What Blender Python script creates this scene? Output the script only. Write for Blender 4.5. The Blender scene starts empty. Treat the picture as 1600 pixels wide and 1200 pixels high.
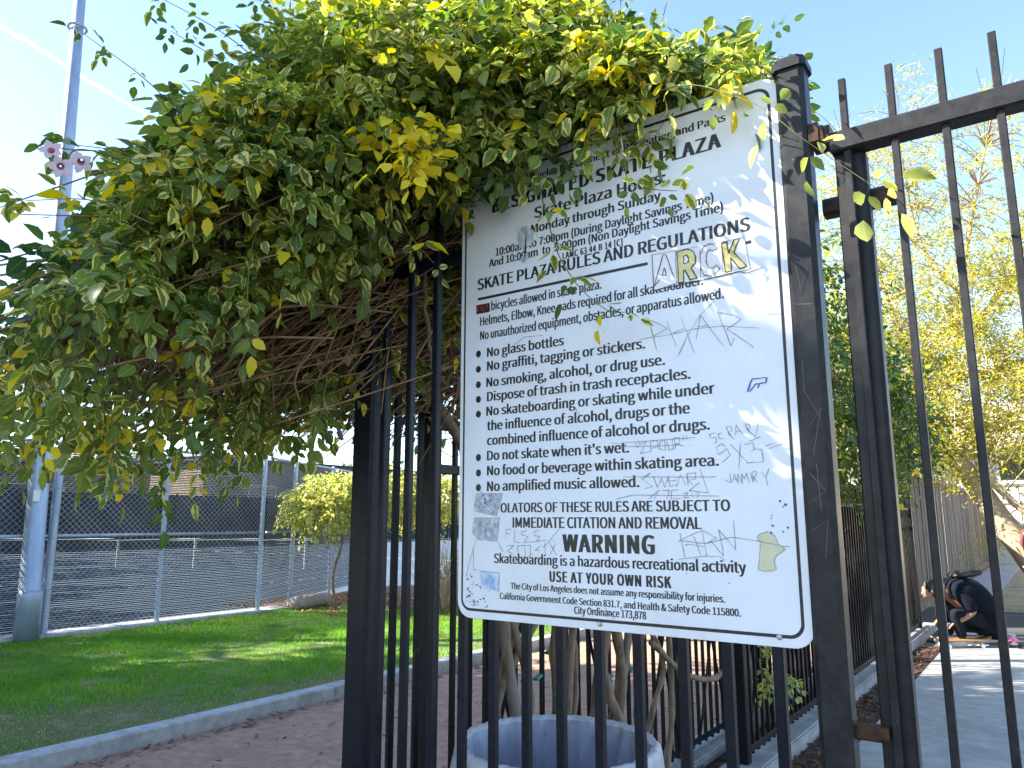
import bpy, bmesh, math, random
import numpy as np
from mathutils import Vector, Matrix
R = math.radians
random.seed(7); rng = np.random.default_rng(7)
scene = bpy.context.scene
COL = scene.collection

# ------------------------------------------------------------------ camera, sky, sun, exposure
cam_d = bpy.data.cameras.new('camera'); cam = bpy.data.objects.new('camera', cam_d); COL.objects.link(cam)
cam.location = (0, 0, 1.6); cam.rotation_euler = (R(90 + 10.2), 0, R(35.5))
cam_d.sensor_width = 36; cam_d.lens = 36 * 1180 / 1600; cam_d.clip_start = 0.05; cam_d.clip_end = 20000
scene.camera = cam
SUN_AZ, SUN_EL = -126.0, 37.0          # azimuth clockwise from +Y
w = bpy.data.worlds.new('World'); scene.world = w; w.use_nodes = True
nt = w.node_tree; bg = nt.nodes['Background']
sky = nt.nodes.new('ShaderNodeTexSky'); sky.sky_type = 'NISHITA'; sky.sun_disc = False
sky.sun_elevation = R(SUN_EL); sky.sun_rotation = R(SUN_AZ)
sky.air_density = 1.0; sky.dust_density = .45; sky.ozone_density = 2.2
nt.links.new(sky.outputs[0], bg.inputs[0]); bg.inputs[1].default_value = 0.11
sd = bpy.data.lights.new('sun', 'SUN'); sd.energy = 5.0; sd.angle = R(0.5); sd.color = (1, .94, .84)
so = bpy.data.objects.new('sun', sd); COL.objects.link(so)
sv = Vector((math.sin(R(SUN_AZ)) * math.cos(R(SUN_EL)), math.cos(R(SUN_AZ)) * math.cos(R(SUN_EL)), math.sin(R(SUN_EL))))
so.rotation_euler = (-sv).to_track_quat('-Z', 'Y').to_euler(); so.location = (-8, -4, 9)
scene.view_settings.view_transform = 'Standard'; scene.view_settings.look = 'None'
scene.view_settings.exposure = 2.15; scene.view_settings.gamma = 1.0; scene.view_settings.use_curve_mapping = False
scene.cycles.max_bounces = 6; scene.cycles.transparent_max_bounces = 12

# ------------------------------------------------------------------ materials
def node(nt, t, **kw):
    n = nt.nodes.new(t)
    for k, v in kw.items():
        if hasattr(n, k): setattr(n, k, v)
        else: n.inputs[k].default_value = v
    return n
def base_mat(name, rough=.6, spec=.5, metal=0.0):
    m = bpy.data.materials.new(name); m.use_nodes = True
    b = m.node_tree.nodes['Principled BSDF']
    b.inputs['Roughness'].default_value = rough; b.inputs['Metallic'].default_value = metal
    b.inputs['Specular IOR Level'].default_value = spec
    return m, m.node_tree, b
def ramp(nt, src, stops):
    r = nt.nodes.new('ShaderNodeValToRGB'); e = r.color_ramp.elements
    while len(e) < len(stops): e.new(.5)
    for i, (p, c) in enumerate(stops):
        e[i].position = p; e[i].color = (*c, 1) if len(c) == 3 else c
    nt.links.new(src, r.inputs[0]); return r
def noise(nt, scale, detail=4, rough=.6, vec=None, dist=0.0):
    n = nt.nodes.new('ShaderNodeTexNoise'); n.inputs['Scale'].default_value = scale
    n.inputs['Detail'].default_value = detail; n.inputs['Roughness'].default_value = rough
    n.inputs['Distortion'].default_value = dist
    if vec is not None: nt.links.new(vec, n.inputs['Vector'])
    return n
def coords(nt, scale=(1, 1, 1)):
    t = nt.nodes.new('ShaderNodeTexCoord'); mp = nt.nodes.new('ShaderNodeMapping')
    mp.inputs['Scale'].default_value = scale
    nt.links.new(t.outputs['Object'], mp.inputs[0]); return mp.outputs[0]
def mixc(nt, fac, a, b):
    m = nt.nodes.new('ShaderNodeMix'); m.data_type = 'RGBA'
    for s, v in ((m.inputs[0], fac), (m.inputs[6], a), (m.inputs[7], b)):
        if hasattr(v, 'is_linked') or hasattr(v, 'node'): nt.links.new(v, s)
        elif isinstance(v, (int, float)): s.default_value = v
        else: s.default_value = (*v, 1)
    return m.outputs[2]
def bump(nt, b, src, strength=.3, dist=.01):
    n = nt.nodes.new('ShaderNodeBump'); n.inputs['Strength'].default_value = strength
    n.inputs['Distance'].default_value = dist
    nt.links.new(src, n.inputs['Height']); nt.links.new(n.outputs[0], b.inputs['Normal'])
def noisy(name, c1, c2, scale=8, rough=.7, stretch=(1, 1, 1), c3=None, bs=.3, bd=.01, metal=0, spec=.4, detail=5, lo=.35, hi=.65):
    m, nt, b = base_mat(name, rough, spec, metal)
    v = coords(nt, stretch); n = noise(nt, scale, detail, .6, v)
    st = [(lo, c1), (hi, c2)]
    r = ramp(nt, n.outputs['Fac'], st)
    col = r.outputs[0]
    if c3 is not None:
        n2 = noise(nt, scale * .27, 3, .6, v); r2 = ramp(nt, n2.outputs['Fac'], [(.52, (0, 0, 0)), (.68, (1, 1, 1))])
        col = mixc(nt, r2.outputs[0], col, c3)
    nt.links.new(col, b.inputs['Base Color'])
    if bs: bump(nt, b, n.outputs['Fac'], bs, bd)
    return m
def plain(name, c, rough=.5, metal=0, spec=.5):
    m, nt, b = base_mat(name, rough, spec, metal); b.inputs['Base Color'].default_value = (*c, 1); return m

def metal_paint(name, rustlevel=.66, base=(.018, .018, .021)):
    m, nt, b = base_mat(name, .34, .17)
    v = coords(nt)
    n1 = noise(nt, 34, 6, .65, v)
    n2 = noise(nt, 6, 6, .7, coords(nt, (1, 1, .35)))
    dust = ramp(nt, n1.outputs['Fac'], [(.35, base), (.72, tuple(x * 1.9 + .002 for x in base))])
    rm = ramp(nt, n2.outputs['Fac'], [(rustlevel, (0, 0, 0)), (rustlevel + .05, (1, 1, 1))])
    rc = ramp(nt, n1.outputs['Fac'], [(.3, (.035, .017, .01)), (.7, (.11, .055, .03))])
    col = mixc(nt, rm.outputs[0], dust.outputs[0], rc.outputs[0])
    n3 = noise(nt, 130, 3, .5, v); sp = ramp(nt, n3.outputs['Fac'], [(.73, (0, 0, 0)), (.76, (1, 1, 1))])
    col = mixc(nt, sp.outputs[0], col, (.16, .15, .14))
    nt.links.new(col, b.inputs['Base Color'])
    rr = ramp(nt, n2.outputs['Fac'], [(.3, (.26,) * 3), (.7, (.5,) * 3)]); nt.links.new(rr.outputs[0], b.inputs['Roughness'])
    bump(nt, b, n1.outputs['Fac'], .12, .003)
    return m
M = {}
M['iron'] = metal_paint('black_iron_paint', .69, (.0055, .007, .0115))
M['post'] = metal_paint('dusty_iron_paint', .7, (.0175, .0175, .0185))
M['gate'] = metal_paint('gate_iron_paint', .72, (.016, .0155, .016))
M['rust'] = metal_paint('rusty_iron', .45, (.014, .010, .009))
M['farmetal'] = metal_paint('far_iron_paint', .8, (.006, .0065, .008))

def sign_mat():
    m, nt, b = base_mat('sign_enamel', .3, .5)
    n1 = noise(nt, 5, 6, .7, coords(nt, (1, 1, .6))); n2 = noise(nt, 70, 4, .6, coords(nt)); n3 = noise(nt, 2.2, 3, .6, coords(nt))
    c = ramp(nt, n1.outputs['Fac'], [(.3, (.70, .71, .73)), (.62, (.79, .81, .84))]).outputs[0]
    c = mixc(nt, ramp(nt, n2.outputs['Fac'], [(.70, (0, 0, 0)), (.78, (.7, .7, .7))]).outputs[0], c, (.5, .49, .47))
    c = mixc(nt, ramp(nt, n3.outputs['Fac'], [(.55, (0, 0, 0)), (.75, (.45, .45, .45))]).outputs[0], c, (.66, .62, .57))
    nt.links.new(c, b.inputs['Base Color'])
    rr = ramp(nt, n1.outputs['Fac'], [(.3, (.28,) * 3), (.7, (.5,) * 3)]); nt.links.new(rr.outputs[0], b.inputs['Roughness'])
    bump(nt, b, n3.outputs['Fac'], .08, .01)
    return m
M['sign'] = sign_mat()
M['ink'] = noisy('sign_ink', (.012, .012, .013), (.03, .03, .03), 60, .4, bs=0)
M['edge'] = plain('sign_edge_metal', (.55, .56, .58), .35, .7)
M['scratch'] = plain('scratch_mark', (.19, .19, .21), .6)
M['gold'] = noisy('gold_foil', (.42, .33, .10), (.62, .52, .22), 12, .3, metal=.3, bs=0)
M['clearfilm'] = noisy('pale_film', (.74, .70, .68), (.80, .77, .76), 20, .25, bs=0)
M['yellowpatch'] = noisy('yellowed_glue', (.60, .57, .36), (.68, .65, .44), 25, .6, bs=.05)
M['bluepatch'] = noisy('blue_ink_stain', (.10, .28, .62), (.72, .76, .80), 24, .5, bs=0, lo=.3, hi=.6)
M['greypatch'] = noisy('grey_ink_stain', (.30, .33, .40), (.72, .74, .77), 45, .5, bs=0, lo=.35, hi=.7)
M['red'] = plain('red_sticker_ink', (.55, .06, .03), .4)
M['blueink'] = plain('blue_marker', (.05, .06, .35), .5)
M['steel'] = noisy('bolt_steel', (.25, .24, .23), (.5, .5, .5), 40, .35, metal=.9, bs=0)
M['twig'] = noisy('dry_twig', (.14, .072, .036), (.33, .185, .095), 25, .85, c3=(.22, .16, .11), bs=.2)
M['bark'] = noisy('vine_bark', (.13, .085, .05), (.27, .19, .125), 30, .85, (1, 1, .25), c3=(.20, .17, .14), bs=.6, bd=.01)
M['stemgreen'] = noisy('green_stem', (.07, .10, .02), (.16, .17, .05), 20, .6, bs=0)
M['tie'] = plain('green_tape', (.02, .20, .11), .4)
M['concrete'] = noisy('concrete', (.25, .25, .25), (.36, .35, .34), 9, .85, c3=(.21, .205, .20), bs=.25, bd=.004, detail=8)
M['kerbc'] = noisy('kerb_concrete', (.32, .32, .32), (.45, .45, .44), 14, .85, c3=(.27, .26, .25), bs=.3, bd=.004, detail=8)
M['dirt'] = noisy('path_dirt', (.29, .165, .11), (.43, .26, .175), 11, .95, c3=(.29, .18, .125), bs=.9, bd=.02, detail=12, lo=.36, hi=.64)
M['mulch'] = noisy('mulch_soil', (.035, .02, .012), (.11, .06, .035), 22, .95, bs=.8, bd=.03, detail=8)
M['court'] = noisy('court_surface', (.036, .062, .095), (.052, .080, .112), 1.5, .8, bs=.1, detail=6)
M['asphalt'] = noisy('asphalt', (.045, .047, .052), (.075, .077, .082), 60, .85, bs=.3, bd=.004, detail=4)
M['ground'] = noisy('bare_ground', (.15, .14, .13), (.21, .20, .19), 1.2, .95, c3=(.13, .13, .12), bs=.4, detail=10)
M['white'] = plain('white_paint', (.75, .75, .73), .6)
M['galv'] = noisy('galvanised_steel', (.27, .33, .43), (.40, .47, .58), 5, .45, (1, 1, .3), metal=.45, bs=.05, detail=7)
M['fencewire'] = plain('galvanised_wire', (.42, .43, .45), .45, .5)
M['screen'] = noisy('windscreen_strip', (.02, .024, .032), (.05, .05, .055), 3, .8, bs=0)
M['wood'] = noisy('weathered_boards', (.11, .085, .07), (.27, .225, .185), 4.5, .9, (6, 6, .35), c3=(.20, .175, .16), bs=.5, bd=.01, detail=9)
M['woodrail'] = noisy('fence_rail_wood', (.16, .11, .075), (.28, .20, .14), 6, .9, (6, .5, 6), bs=.3)
M['stucco'] = noisy('cream_stucco', (.60, .53, .42), (.68, .61, .50), 20, .9, bs=.2)
M['tanwall'] = noisy('tan_wall', (.27, .20, .13), (.40, .31, .21), .8, .9, c3=(.14, .11, .09), bs=0)
M['roof'] = noisy('roof_shingle', (.40, .33, .25), (.52, .45, .36), 14, .9, (1, 3, 1), bs=.4)
M['darkroof'] = noisy('dark_roof', (.05, .045, .04), (.1, .09, .08), 3, .9, bs=0)
M['glass'] = plain('window_glass', (.04, .05, .06), .08, 0, .8)
M['darkwall'] = noisy('dark_screen_fabric', (.018, .024, .034), (.04, .046, .06), 1.0, .9, bs=0)
M['bag'] = None
def bag_mat():
    m, nt, b = base_mat('white_bin_liner', .35, .5)
    n = noise(nt, 9, 6, .6, coords(nt, (1, 1, .3)), .6); b.inputs['Base Color'].default_value = (.66, .67, .72, 1)
    bump(nt, b, n.outputs['Fac'], .55, .02)
    t = nt.nodes.new('ShaderNodeBsdfTranslucent'); t.inputs[0].default_value = (.6, .62, .7, 1)
    mx = nt.nodes.new('ShaderNodeMixShader'); mx.inputs[0].default_value = .3
    out = nt.nodes['Material Output']
    nt.links.new(b.outputs[0], mx.inputs[1]); nt.links.new(t.outputs[0], mx.inputs[2]); nt.links.new(mx.outputs[0], out.inputs[0])
    return m
M['bag'] = bag_mat(); M['bagshade'] = noisy('liner_inside_shaded', (.24, .235, .29), (.40, .39, .47), 6, .35, (1, 1, .25), bs=.8, bd=.03, detail=7)  # liner inside: shade of the bin's depth put into the colour, over dark drum
M['drum'] = noisy('black_drum', (.012, .012, .014), (.03, .03, .033), 10, .5, bs=.1)
M['pvbark'] = noisy('smooth_pale_bark', (.30, .22, .14), (.46, .36, .24), 5, .8, (1, 1, .4), c3=(.26, .25, .08), bs=.3)
M['jacket'] = noisy('navy_jacket', (.004, .005, .009), (.008, .010, .018), 18, .85, bs=.5, bd=.02, spec=.12)
M['jeans'] = noisy('dark_denim', (.006, .008, .012), (.014, .017, .024), 40, .9, bs=.2, spec=.12)
M['lightdenim'] = plain('light_denim', (.16, .22, .34), .85)
M['skin'] = plain('skin', (.30, .16, .10), .6)
M['hair'] = plain('black_hair', (.01, .009, .009), .55)
M['shoe'] = plain('shoe_white', (.55, .55, .55), .6)
M['deck'] = plain('orange_wood_deck', (.45, .22, .08), .5)
M['rubber'] = plain('black_rubber', (.012, .012, .012), .6)
M['pink'] = plain('pink_plastic', (.75, .08, .25), .4)
M['cup'] = plain('white_plastic', (.75, .76, .8), .3)
M['redcloth'] = plain('red_cloth', (.5, .04, .03), .8)
M['whitecloth'] = plain('white_cloth', (.7, .7, .72), .8)
M['log'] = noisy('weathered_log', (.20, .16, .13), (.36, .31, .27), 9, .9, (6, .6, 6), bs=.4)
M['straw'] = noisy('dry_straw_ground', (.30, .23, .12), (.46, .36, .20), 9, .95, c3=(.2, .13, .07), bs=.5, detail=8)
M['petal'] = None

def leaf_mat(name, g1, g2, y1, trans=.38, var=.5, fully=.12, ycol=(.66, .52, .03), gloss=.4):
    m, nt, b = base_mat(name, gloss, .35)
    uv = nt.nodes.new('ShaderNodeUVMap'); uv.uv_map = 'UVMap'
    rv = nt.nodes.new('ShaderNodeUVMap'); rv.uv_map = 'rnd'
    s1 = nt.nodes.new('ShaderNodeSeparateXYZ'); nt.links.new(uv.outputs[0], s1.inputs[0])
    s2 = nt.nodes.new('ShaderNodeSeparateXYZ'); nt.links.new(rv.outputs[0], s2.inputs[0])
    def math_(op, a, c, clamp=False):
        n = nt.nodes.new('ShaderNodeMath'); n.operation = op; n.use_clamp = clamp
        for i, v in enumerate((a, c)):
            if isinstance(v, (int, float)): n.inputs[i].default_value = v
            else: nt.links.new(v, n.inputs[i])
        return n.outputs[0]
    e = math_('MULTIPLY', math_('ABSOLUTE', math_('SUBTRACT', s1.outputs[0], .5), 0), 2)
    nz = noise(nt, 60, 2, .5, coords(nt))
    ee = math_('ADD', e, math_('MULTIPLY', math_('SUBTRACT', nz.outputs['Fac'], .5), 1.1))
    # variegation width depends on the leaf's own number
    thr = math_('ADD', math_('MULTIPLY', s2.outputs[0], .9), .62 - .55 * var)
    mask = math_('MULTIPLY', math_('SUBTRACT', ee, thr), 9, True)
    full = math_('GREATER_THAN', s2.outputs[1], 1 - fully)
    mask = math_('MAXIMUM', mask, full)
    vein = math_('LESS_THAN', e, .05)
    green = mixc(nt, s2.outputs[1], g1, g2)
    green = mixc(nt, math_('MULTIPLY', vein, .35), green, y1)
    yel = mixc(nt, full, y1, ycol)
    col = mixc(nt, mask, green, yel)
    nt.links.new(col, b.inputs['Base Color'])
    t = nt.nodes.new('ShaderNodeBsdfTranslucent')
    br = nt.nodes.new('ShaderNodeHueSaturation'); br.inputs['Value'].default_value = 1.7; br.inputs['Saturation'].default_value = 1.15
    nt.links.new(col, br.inputs['Color']); nt.links.new(br.outputs[0], t.inputs[0])
    mx = nt.nodes.new('ShaderNodeMixShader'); mx.inputs[0].default_value = trans
    nt.links.new(b.outputs[0], mx.inputs[1]); nt.links.new(t.outputs[0], mx.inputs[2])
    nt.links.new(mx.outputs[0], nt.nodes['Material Output'].inputs[0])
    return m
M['leaf'] = leaf_mat('variegated_leaf', (.068, .132, .032), (.20, .255, .05), (.62, .56, .16), trans=.42, var=.45, fully=.07, gloss=.33)
M['leafyellow'] = leaf_mat('yellow_leaf', (.05, .1, .02), (.1, .14, .03), (.62, .50, .05), var=.9, fully=.97)
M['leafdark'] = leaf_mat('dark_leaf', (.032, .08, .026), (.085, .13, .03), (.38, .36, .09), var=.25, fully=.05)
M['leafpale'] = leaf_mat('pale_leaf', (.20, .26, .06), (.38, .41, .12), (.55, .50, .2), var=.5, fully=.25, ycol=(.55, .5, .15))
M['leafnewlit'] = leaf_mat('sunlit_new_leaf', (.17, .25, .04), (.36, .38, .06), (.66, .60, .20), trans=.45, var=.35, fully=.10, gloss=.33)  # young leaves, paler so that sun on the canopy top is painted in
M['leafpv'] = leaf_mat('feathery_yellow_leaf', (.25, .26, .04), (.42, .40, .075), (.5, .46, .12), trans=.45, var=.2, fully=.2, ycol=(.52, .45, .08))
M['deadleaf'] = noisy('dead_leaf', (.12, .06, .03), (.28, .16, .08), 20, .85, bs=.1)
M['straw2'] = noisy('dry_grass', (.35, .26, .14), (.5, .4, .24), 20, .9, bs=0)
M['grassm'] = None
def grass_mat():
    m, nt, b = base_mat('grass_blade', .55, .3)
    v = coords(nt); n = noise(nt, 1.1, 6, .7, v); n2 = noise(nt, 40, 2, .5, v)
    c = ramp(nt, n.outputs['Fac'], [(.32, (.11, .30, .015)), (.55, (.19, .42, .022)), (.74, (.32, .48, .04))]).outputs[0]
    c = mixc(nt, ramp(nt, n2.outputs['Fac'], [(.6, (0, 0, 0)), (.75, (.6, .6, .6))]).outputs[0], c, (.16, .24, .03))
    nt.links.new(c, b.inputs['Base Color'])
    t = nt.nodes.new('ShaderNodeBsdfTranslucent'); nt.links.new(c, t.inputs[0])
    mx = nt.nodes.new('ShaderNodeMixShader'); mx.inputs[0].default_value = .35
    nt.links.new(b.outputs[0], mx.inputs[1]); nt.links.new(t.outputs[0], mx.inputs[2]); nt.links.new(mx.outputs[0], nt.nodes['Material Output'].inputs[0])
    return m
M['grassm'] = grass_mat()
M['lawnsoil'] = noisy('lawn_soil', (.07, .12, .02), (.12, .14, .04), 6, .95, c3=(.27, .21, .14), bs=.6, detail=8)
def petal_mat():
    m, nt, b = base_mat('pink_petal', .6, .2); b.inputs['Base Color'].default_value = (.80, .64, .70, 1)
    t = nt.nodes.new('ShaderNodeBsdfTranslucent'); t.inputs[0].default_value = (.9, .74, .8, 1)
    mx = nt.nodes.new('ShaderNodeMixShader'); mx.inputs[0].default_value = .5
    nt.links.new(b.outputs[0], mx.inputs[1]); nt.links.new(t.outputs[0], mx.inputs[2]); nt.links.new(mx.outputs[0], nt.nodes['Material Output'].inputs[0])
    return m
M['petal'] = petal_mat(); M['throat'] = plain('flower_throat', (.50, .20, .26), .6)

# ------------------------------------------------------------------ helpers
def link(o, parent=None):
    COL.objects.link(o)
    if parent is not None: o.parent = parent
    return o
def empty(name, loc=(0, 0, 0), rz=0):
    o = bpy.data.objects.new(name, None); COL.objects.link(o); o.location = loc; o.rotation_euler = (0, 0, rz)
    o.empty_display_size = .1; return o
def tag(o, label=None, cat=None, group=None, kind=None):
    if label: o['label'] = label
    if cat: o['category'] = cat
    if group: o['group'] = group
    if kind: o['kind'] = kind
    return o
class MB:
    def __init__(s): s.v = []; s.f = []; s.mi = []
    def add(s, vs, fs, mi=0):
        o = len(s.v); s.v += [tuple(p) for p in vs]
        for f in fs: s.f.append(tuple(i + o for i in f)); s.mi.append(mi)
    def box(s, x0, x1, y0, y1, z0, z1, mi=0):
        s.add([(x0, y0, z0), (x1, y0, z0), (x1, y1, z0), (x0, y1, z0), (x0, y0, z1), (x1, y0, z1), (x1, y1, z1), (x0, y1, z1)],
              [(3, 2, 1, 0), (4, 5, 6, 7), (0, 1, 5, 4), (1, 2, 6, 5), (2, 3, 7, 6), (3, 0, 4, 7)], mi)
    def prism(s, prof, a, b, mi=0, up=None):
        """closed profile (list of (u,v)) swept from a to b"""
        a = Vector(a); b = Vector(b); d = (b - a).normalized()
        up = Vector(up) if up is not None else (Vector((0, 1, 0)) if abs(d.z) > .9 else Vector((0, 0, 1)))
        sd_ = d.cross(up).normalized(); up = sd_.cross(d).normalized(); n = len(prof)
        vs = [p + sd_ * u + up * v for p in (a, b) for (u, v) in prof]
        fs = [(i, (i + 1) % n, n + (i + 1) % n, n + i) for i in range(n)]
        fs += [tuple(range(n - 1, -1, -1)), tuple(range(n, 2 * n))]
        s.add(vs, fs, mi)
    def bar(s, a, b, w_, h_, ch=None, mi=0, up=None):
        ch = min(w_, h_) * .14 if ch is None else ch
        x, y = w_ / 2, h_ / 2
        if ch <= 0: prof = [(-x, -y), (x, -y), (x, y), (-x, y)]
        else: prof = [(-x + ch, -y), (x - ch, -y), (x, -y + ch), (x, y - ch), (x - ch, y), (-x + ch, y), (-x, y - ch), (-x, -y + ch)]
        s.prism(prof, a, b, mi, up)
    def tube(s, pts, rad, n=6, mi=0, cap=True):
        pts = [Vector(p) for p in pts]; k = len(pts)
        if not hasattr(rad, '__len__'): rad = [rad] * k
        ref = None; vs = []
        for i in range(k):
            d = (pts[min(i + 1, k - 1)] - pts[max(i - 1, 0)])
            d = d.normalized() if d.length > 1e-9 else Vector((0, 0, 1))
            if ref is None: ref = d.orthogonal().normalized()
            else:
                ref = (ref - d * ref.dot(d)); ref = ref.normalized() if ref.length > 1e-6 else d.orthogonal().normalized()
            bn = d.cross(ref)
            for j in range(n):
                a = 2 * math.pi * j / n
                vs.append(pts[i] + (ref * math.cos(a) + bn * math.sin(a)) * rad[i])
        fs = [(i * n + j, i * n + (j + 1) % n, (i + 1) * n + (j + 1) % n, (i + 1) * n + j) for i in range(k - 1) for j in range(n)]
        if cap: fs += [tuple(range(n - 1, -1, -1)), tuple(range((k - 1) * n, k * n))]
        s.add(vs, fs, mi)
    def lathe(s, prof, c, n=32, mi=0, wob=None):
        vs = []; k = len(prof)
        for (r, z) in prof:
            for j in range(n):
                a = 2 * math.pi * j / n; rr = r + (wob(a, r, z) if wob else 0)
                vs.append((c[0] + rr * math.cos(a), c[1] + rr * math.sin(a), c[2] + z))
        s.add(vs, [(i * n + j, i * n + (j + 1) % n, (i + 1) * n + (j + 1) % n, (i + 1) * n + j) for i in range(k - 1) for j in range(n)], mi)
    def build(s, name, mats, parent=None, smooth=False, origin=None):
        me = bpy.data.meshes.new(name); 
        if origin is not None:
            ov = Vector(origin); s.v = [tuple(Vector(p) - ov) for p in s.v]
        me.from_pydata(s.v, [], s.f)
        for m in (mats if isinstance(mats, (list, tuple)) else [mats]): me.materials.append(m)
        if any(s.mi): me.polygons.foreach_set('material_index', s.mi)
        if smooth: me.polygons.foreach_set('use_smooth', [True] * len(s.f))
        me.update()
        o = bpy.data.objects.new(name, me); link(o, parent)
        if origin is not None: o.location = origin
        return o
def catmull(pts, n=5):
    P = [Vector(p) for p in pts]; P = [P[0] * 2 - P[1]] + P + [P[-1] * 2 - P[-2]]; out = []
    for i in range(1, len(P) - 2):
        for k in range(n):
            t = k / n; a, b, c, d = P[i - 1], P[i], P[i + 1], P[i + 2]
            out.append(.5 * ((2 * b) + (c - a) * t + (2 * a - 5 * b + 4 * c - d) * t * t + (3 * b - a - 3 * c + d) * t ** 3))
    out.append(P[-2]); return out
def nrm(a): return a / np.maximum(np.linalg.norm(a, axis=-1, keepdims=True), 1e-9)

# --- leaves: every leaf a folded, curved blade of eight faces
LT = np.array([0, .22, .22, .22, .52, .52, .52, .8, .8, .8, 1.0])
LW = np.array([0, -1, 0, 1, -1, 0, 1, -1, 0, 1, 0.]); LH = np.array([0, .8, 0, .8, 1, 0, 1, .55, 0, .55, 0])
LF = [(0, 2, 1), (0, 3, 2), (1, 2, 5, 4), (2, 3, 6, 5), (4, 5, 8, 7), (5, 6, 9, 8), (7, 8, 10), (8, 9, 10)]
def leaf_mesh(name, P, D, N, L, mat, parent=None, wid=.30, rnd=None, fold=.3, droop=.3):
    """P base, D direction, N approximate normal, L length (arrays)"""
    n = len(P); D = nrm(D); S = nrm(np.cross(D, N)); N = np.cross(S, D)
    L = np.asarray(L).reshape(n, 1, 1)
    fo = (fold * rng.uniform(.2, 1.5, n)).reshape(n, 1, 1); dr = (droop * rng.uniform(-.2, 1.6, n)).reshape(n, 1, 1)
    wi = (wid * rng.uniform(.8, 1.2, n)).reshape(n, 1, 1); tw = rng.uniform(-.35, .35, n).reshape(n, 1, 1)
    t = LT.reshape(1, -1, 1); lw = (LW * LH).reshape(1, -1, 1) * wi
    zz = np.abs(lw) * fo - dr * t * t + lw * tw * t
    V = P[:, None, :] + L * (D[:, None, :] * t + S[:, None, :] * lw + N[:, None, :] * zz)
    nv = len(LT)
    loops = np.concatenate([np.array(f) for f in LF]); cnt = np.array([len(f) for f in LF])
    LI = (loops[None, :] + (np.arange(n) * nv)[:, None]).ravel()
    tot = np.tile(cnt, n); start = np.concatenate([[0], np.cumsum(tot)[:-1]])
    me = bpy.data.meshes.new(name)
    me.vertices.add(n * nv); me.vertices.foreach_set('co', V.reshape(-1).astype(np.float32))
    me.loops.add(len(LI)); me.loops.foreach_set('vertex_index', LI.astype(np.int32))
    me.polygons.add(len(tot)); me.polygons.foreach_set('loop_start', start.astype(np.int32)); me.polygons.foreach_set('loop_total', tot.astype(np.int32))
    me.polygons.foreach_set('use_smooth', np.ones(len(tot), bool))
    uvl = me.uv_layers.new(name='UVMap'); rl = me.uv_layers.new(name='rnd')
    u = np.stack([LW * .5 + .5, LT], 1)[loops]
    uvl.data.foreach_set('uv', np.tile(u, (n, 1)).ravel().astype(np.float32))
    r = rnd if rnd is not None else rng.random((n, 2))
    rl.data.foreach_set('uv', np.repeat(r, len(loops), axis=0).ravel().astype(np.float32))
    me.materials.append(mat); me.update(calc_edges=True)
    o = bpy.data.objects.new(name, me); link(o, parent); return o
def sprigs(P, D, size=.05, pairs=(2, 3), spread=1.0, rl=2.3):
    """compound leaves: returns leaf arrays P,D,N,L and rachis segments"""
    n = len(P); D = nrm(D); up = np.array([0, 0, 1.]) + .35 * rng.normal(size=(n, 3))
    S = nrm(np.cross(D, up)); U = np.cross(S, D)
    oP, oD, oN, oL, oR = [], [], [], [], []
    k = rng.integers(pairs[0], pairs[1] + 1, n); sz = size * rng.uniform(.65, 1.25, n); ra = sz * rl
    rn = rng.random((n, 2))
    droop = np.array([0, 0, -1.])
    for j in range(pairs[1] + 1):
        term = (k == j); pair = (k > j)
        for side in (-1, 1):
            for msk, is_t in ((pair, False), (term, True)):
                if is_t and side == 1: continue
                ii = np.where(msk)[0]
                if not len(ii): continue
                fr = ((j + .55) / (k[ii] + .4))[:, None]
                p = P[ii] + D[ii] * ra[ii, None] * fr + droop * (fr ** 2) * ra[ii, None] * .25
                if is_t: d = D[ii] + droop * .45
                else: d = S[ii] * side * spread + D[ii] * .5 + droop * rng.uniform(.1, .7, (len(ii), 1))
                d = nrm(d + .22 * rng.normal(size=d.shape))
                oP.append(p + d * .006); oD.append(d); oN.append(nrm(U[ii] + .35 * rng.normal(size=d.shape)))
                oL.append(sz[ii] * rng.uniform(.8, 1.15, len(ii)) * (1.15 if is_t else 1))
                rr = np.clip(rn[ii] + .16 * rng.normal(size=(len(ii), 2)), 0, 1); rr[:, 1] = np.clip(rn[ii, 1] + .06 * rng.normal(size=len(ii)), 0, 1); oR.append(rr)
    return np.concatenate(oP), np.concatenate(oD), np.concatenate(oN), np.concatenate(oL), np.concatenate(oR)
def stalks(P, D, size, parent, mat, back=None, bl=.25, rl=2.2):
    n = len(P); up = np.tile(np.array([0, 0, 1.]), (n, 1)) + .01 * rng.normal(size=(n, 3))
    leaf_mesh('leaf_stalks', P, D, up, size * rl * np.ones(n), mat, parent, wid=.009, fold=0, droop=.2)
    if back is not None: leaf_mesh('leaf_stems', P - back * bl, back, up, bl * 1.03 * np.ones(n), mat, parent, wid=.009, fold=0, droop=.05)
def in_blob(p, b, k=1.0):
    return (((p - np.array(b[0])) / (np.array(b[1]) * k)) ** 2).sum(-1) < 1
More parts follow.
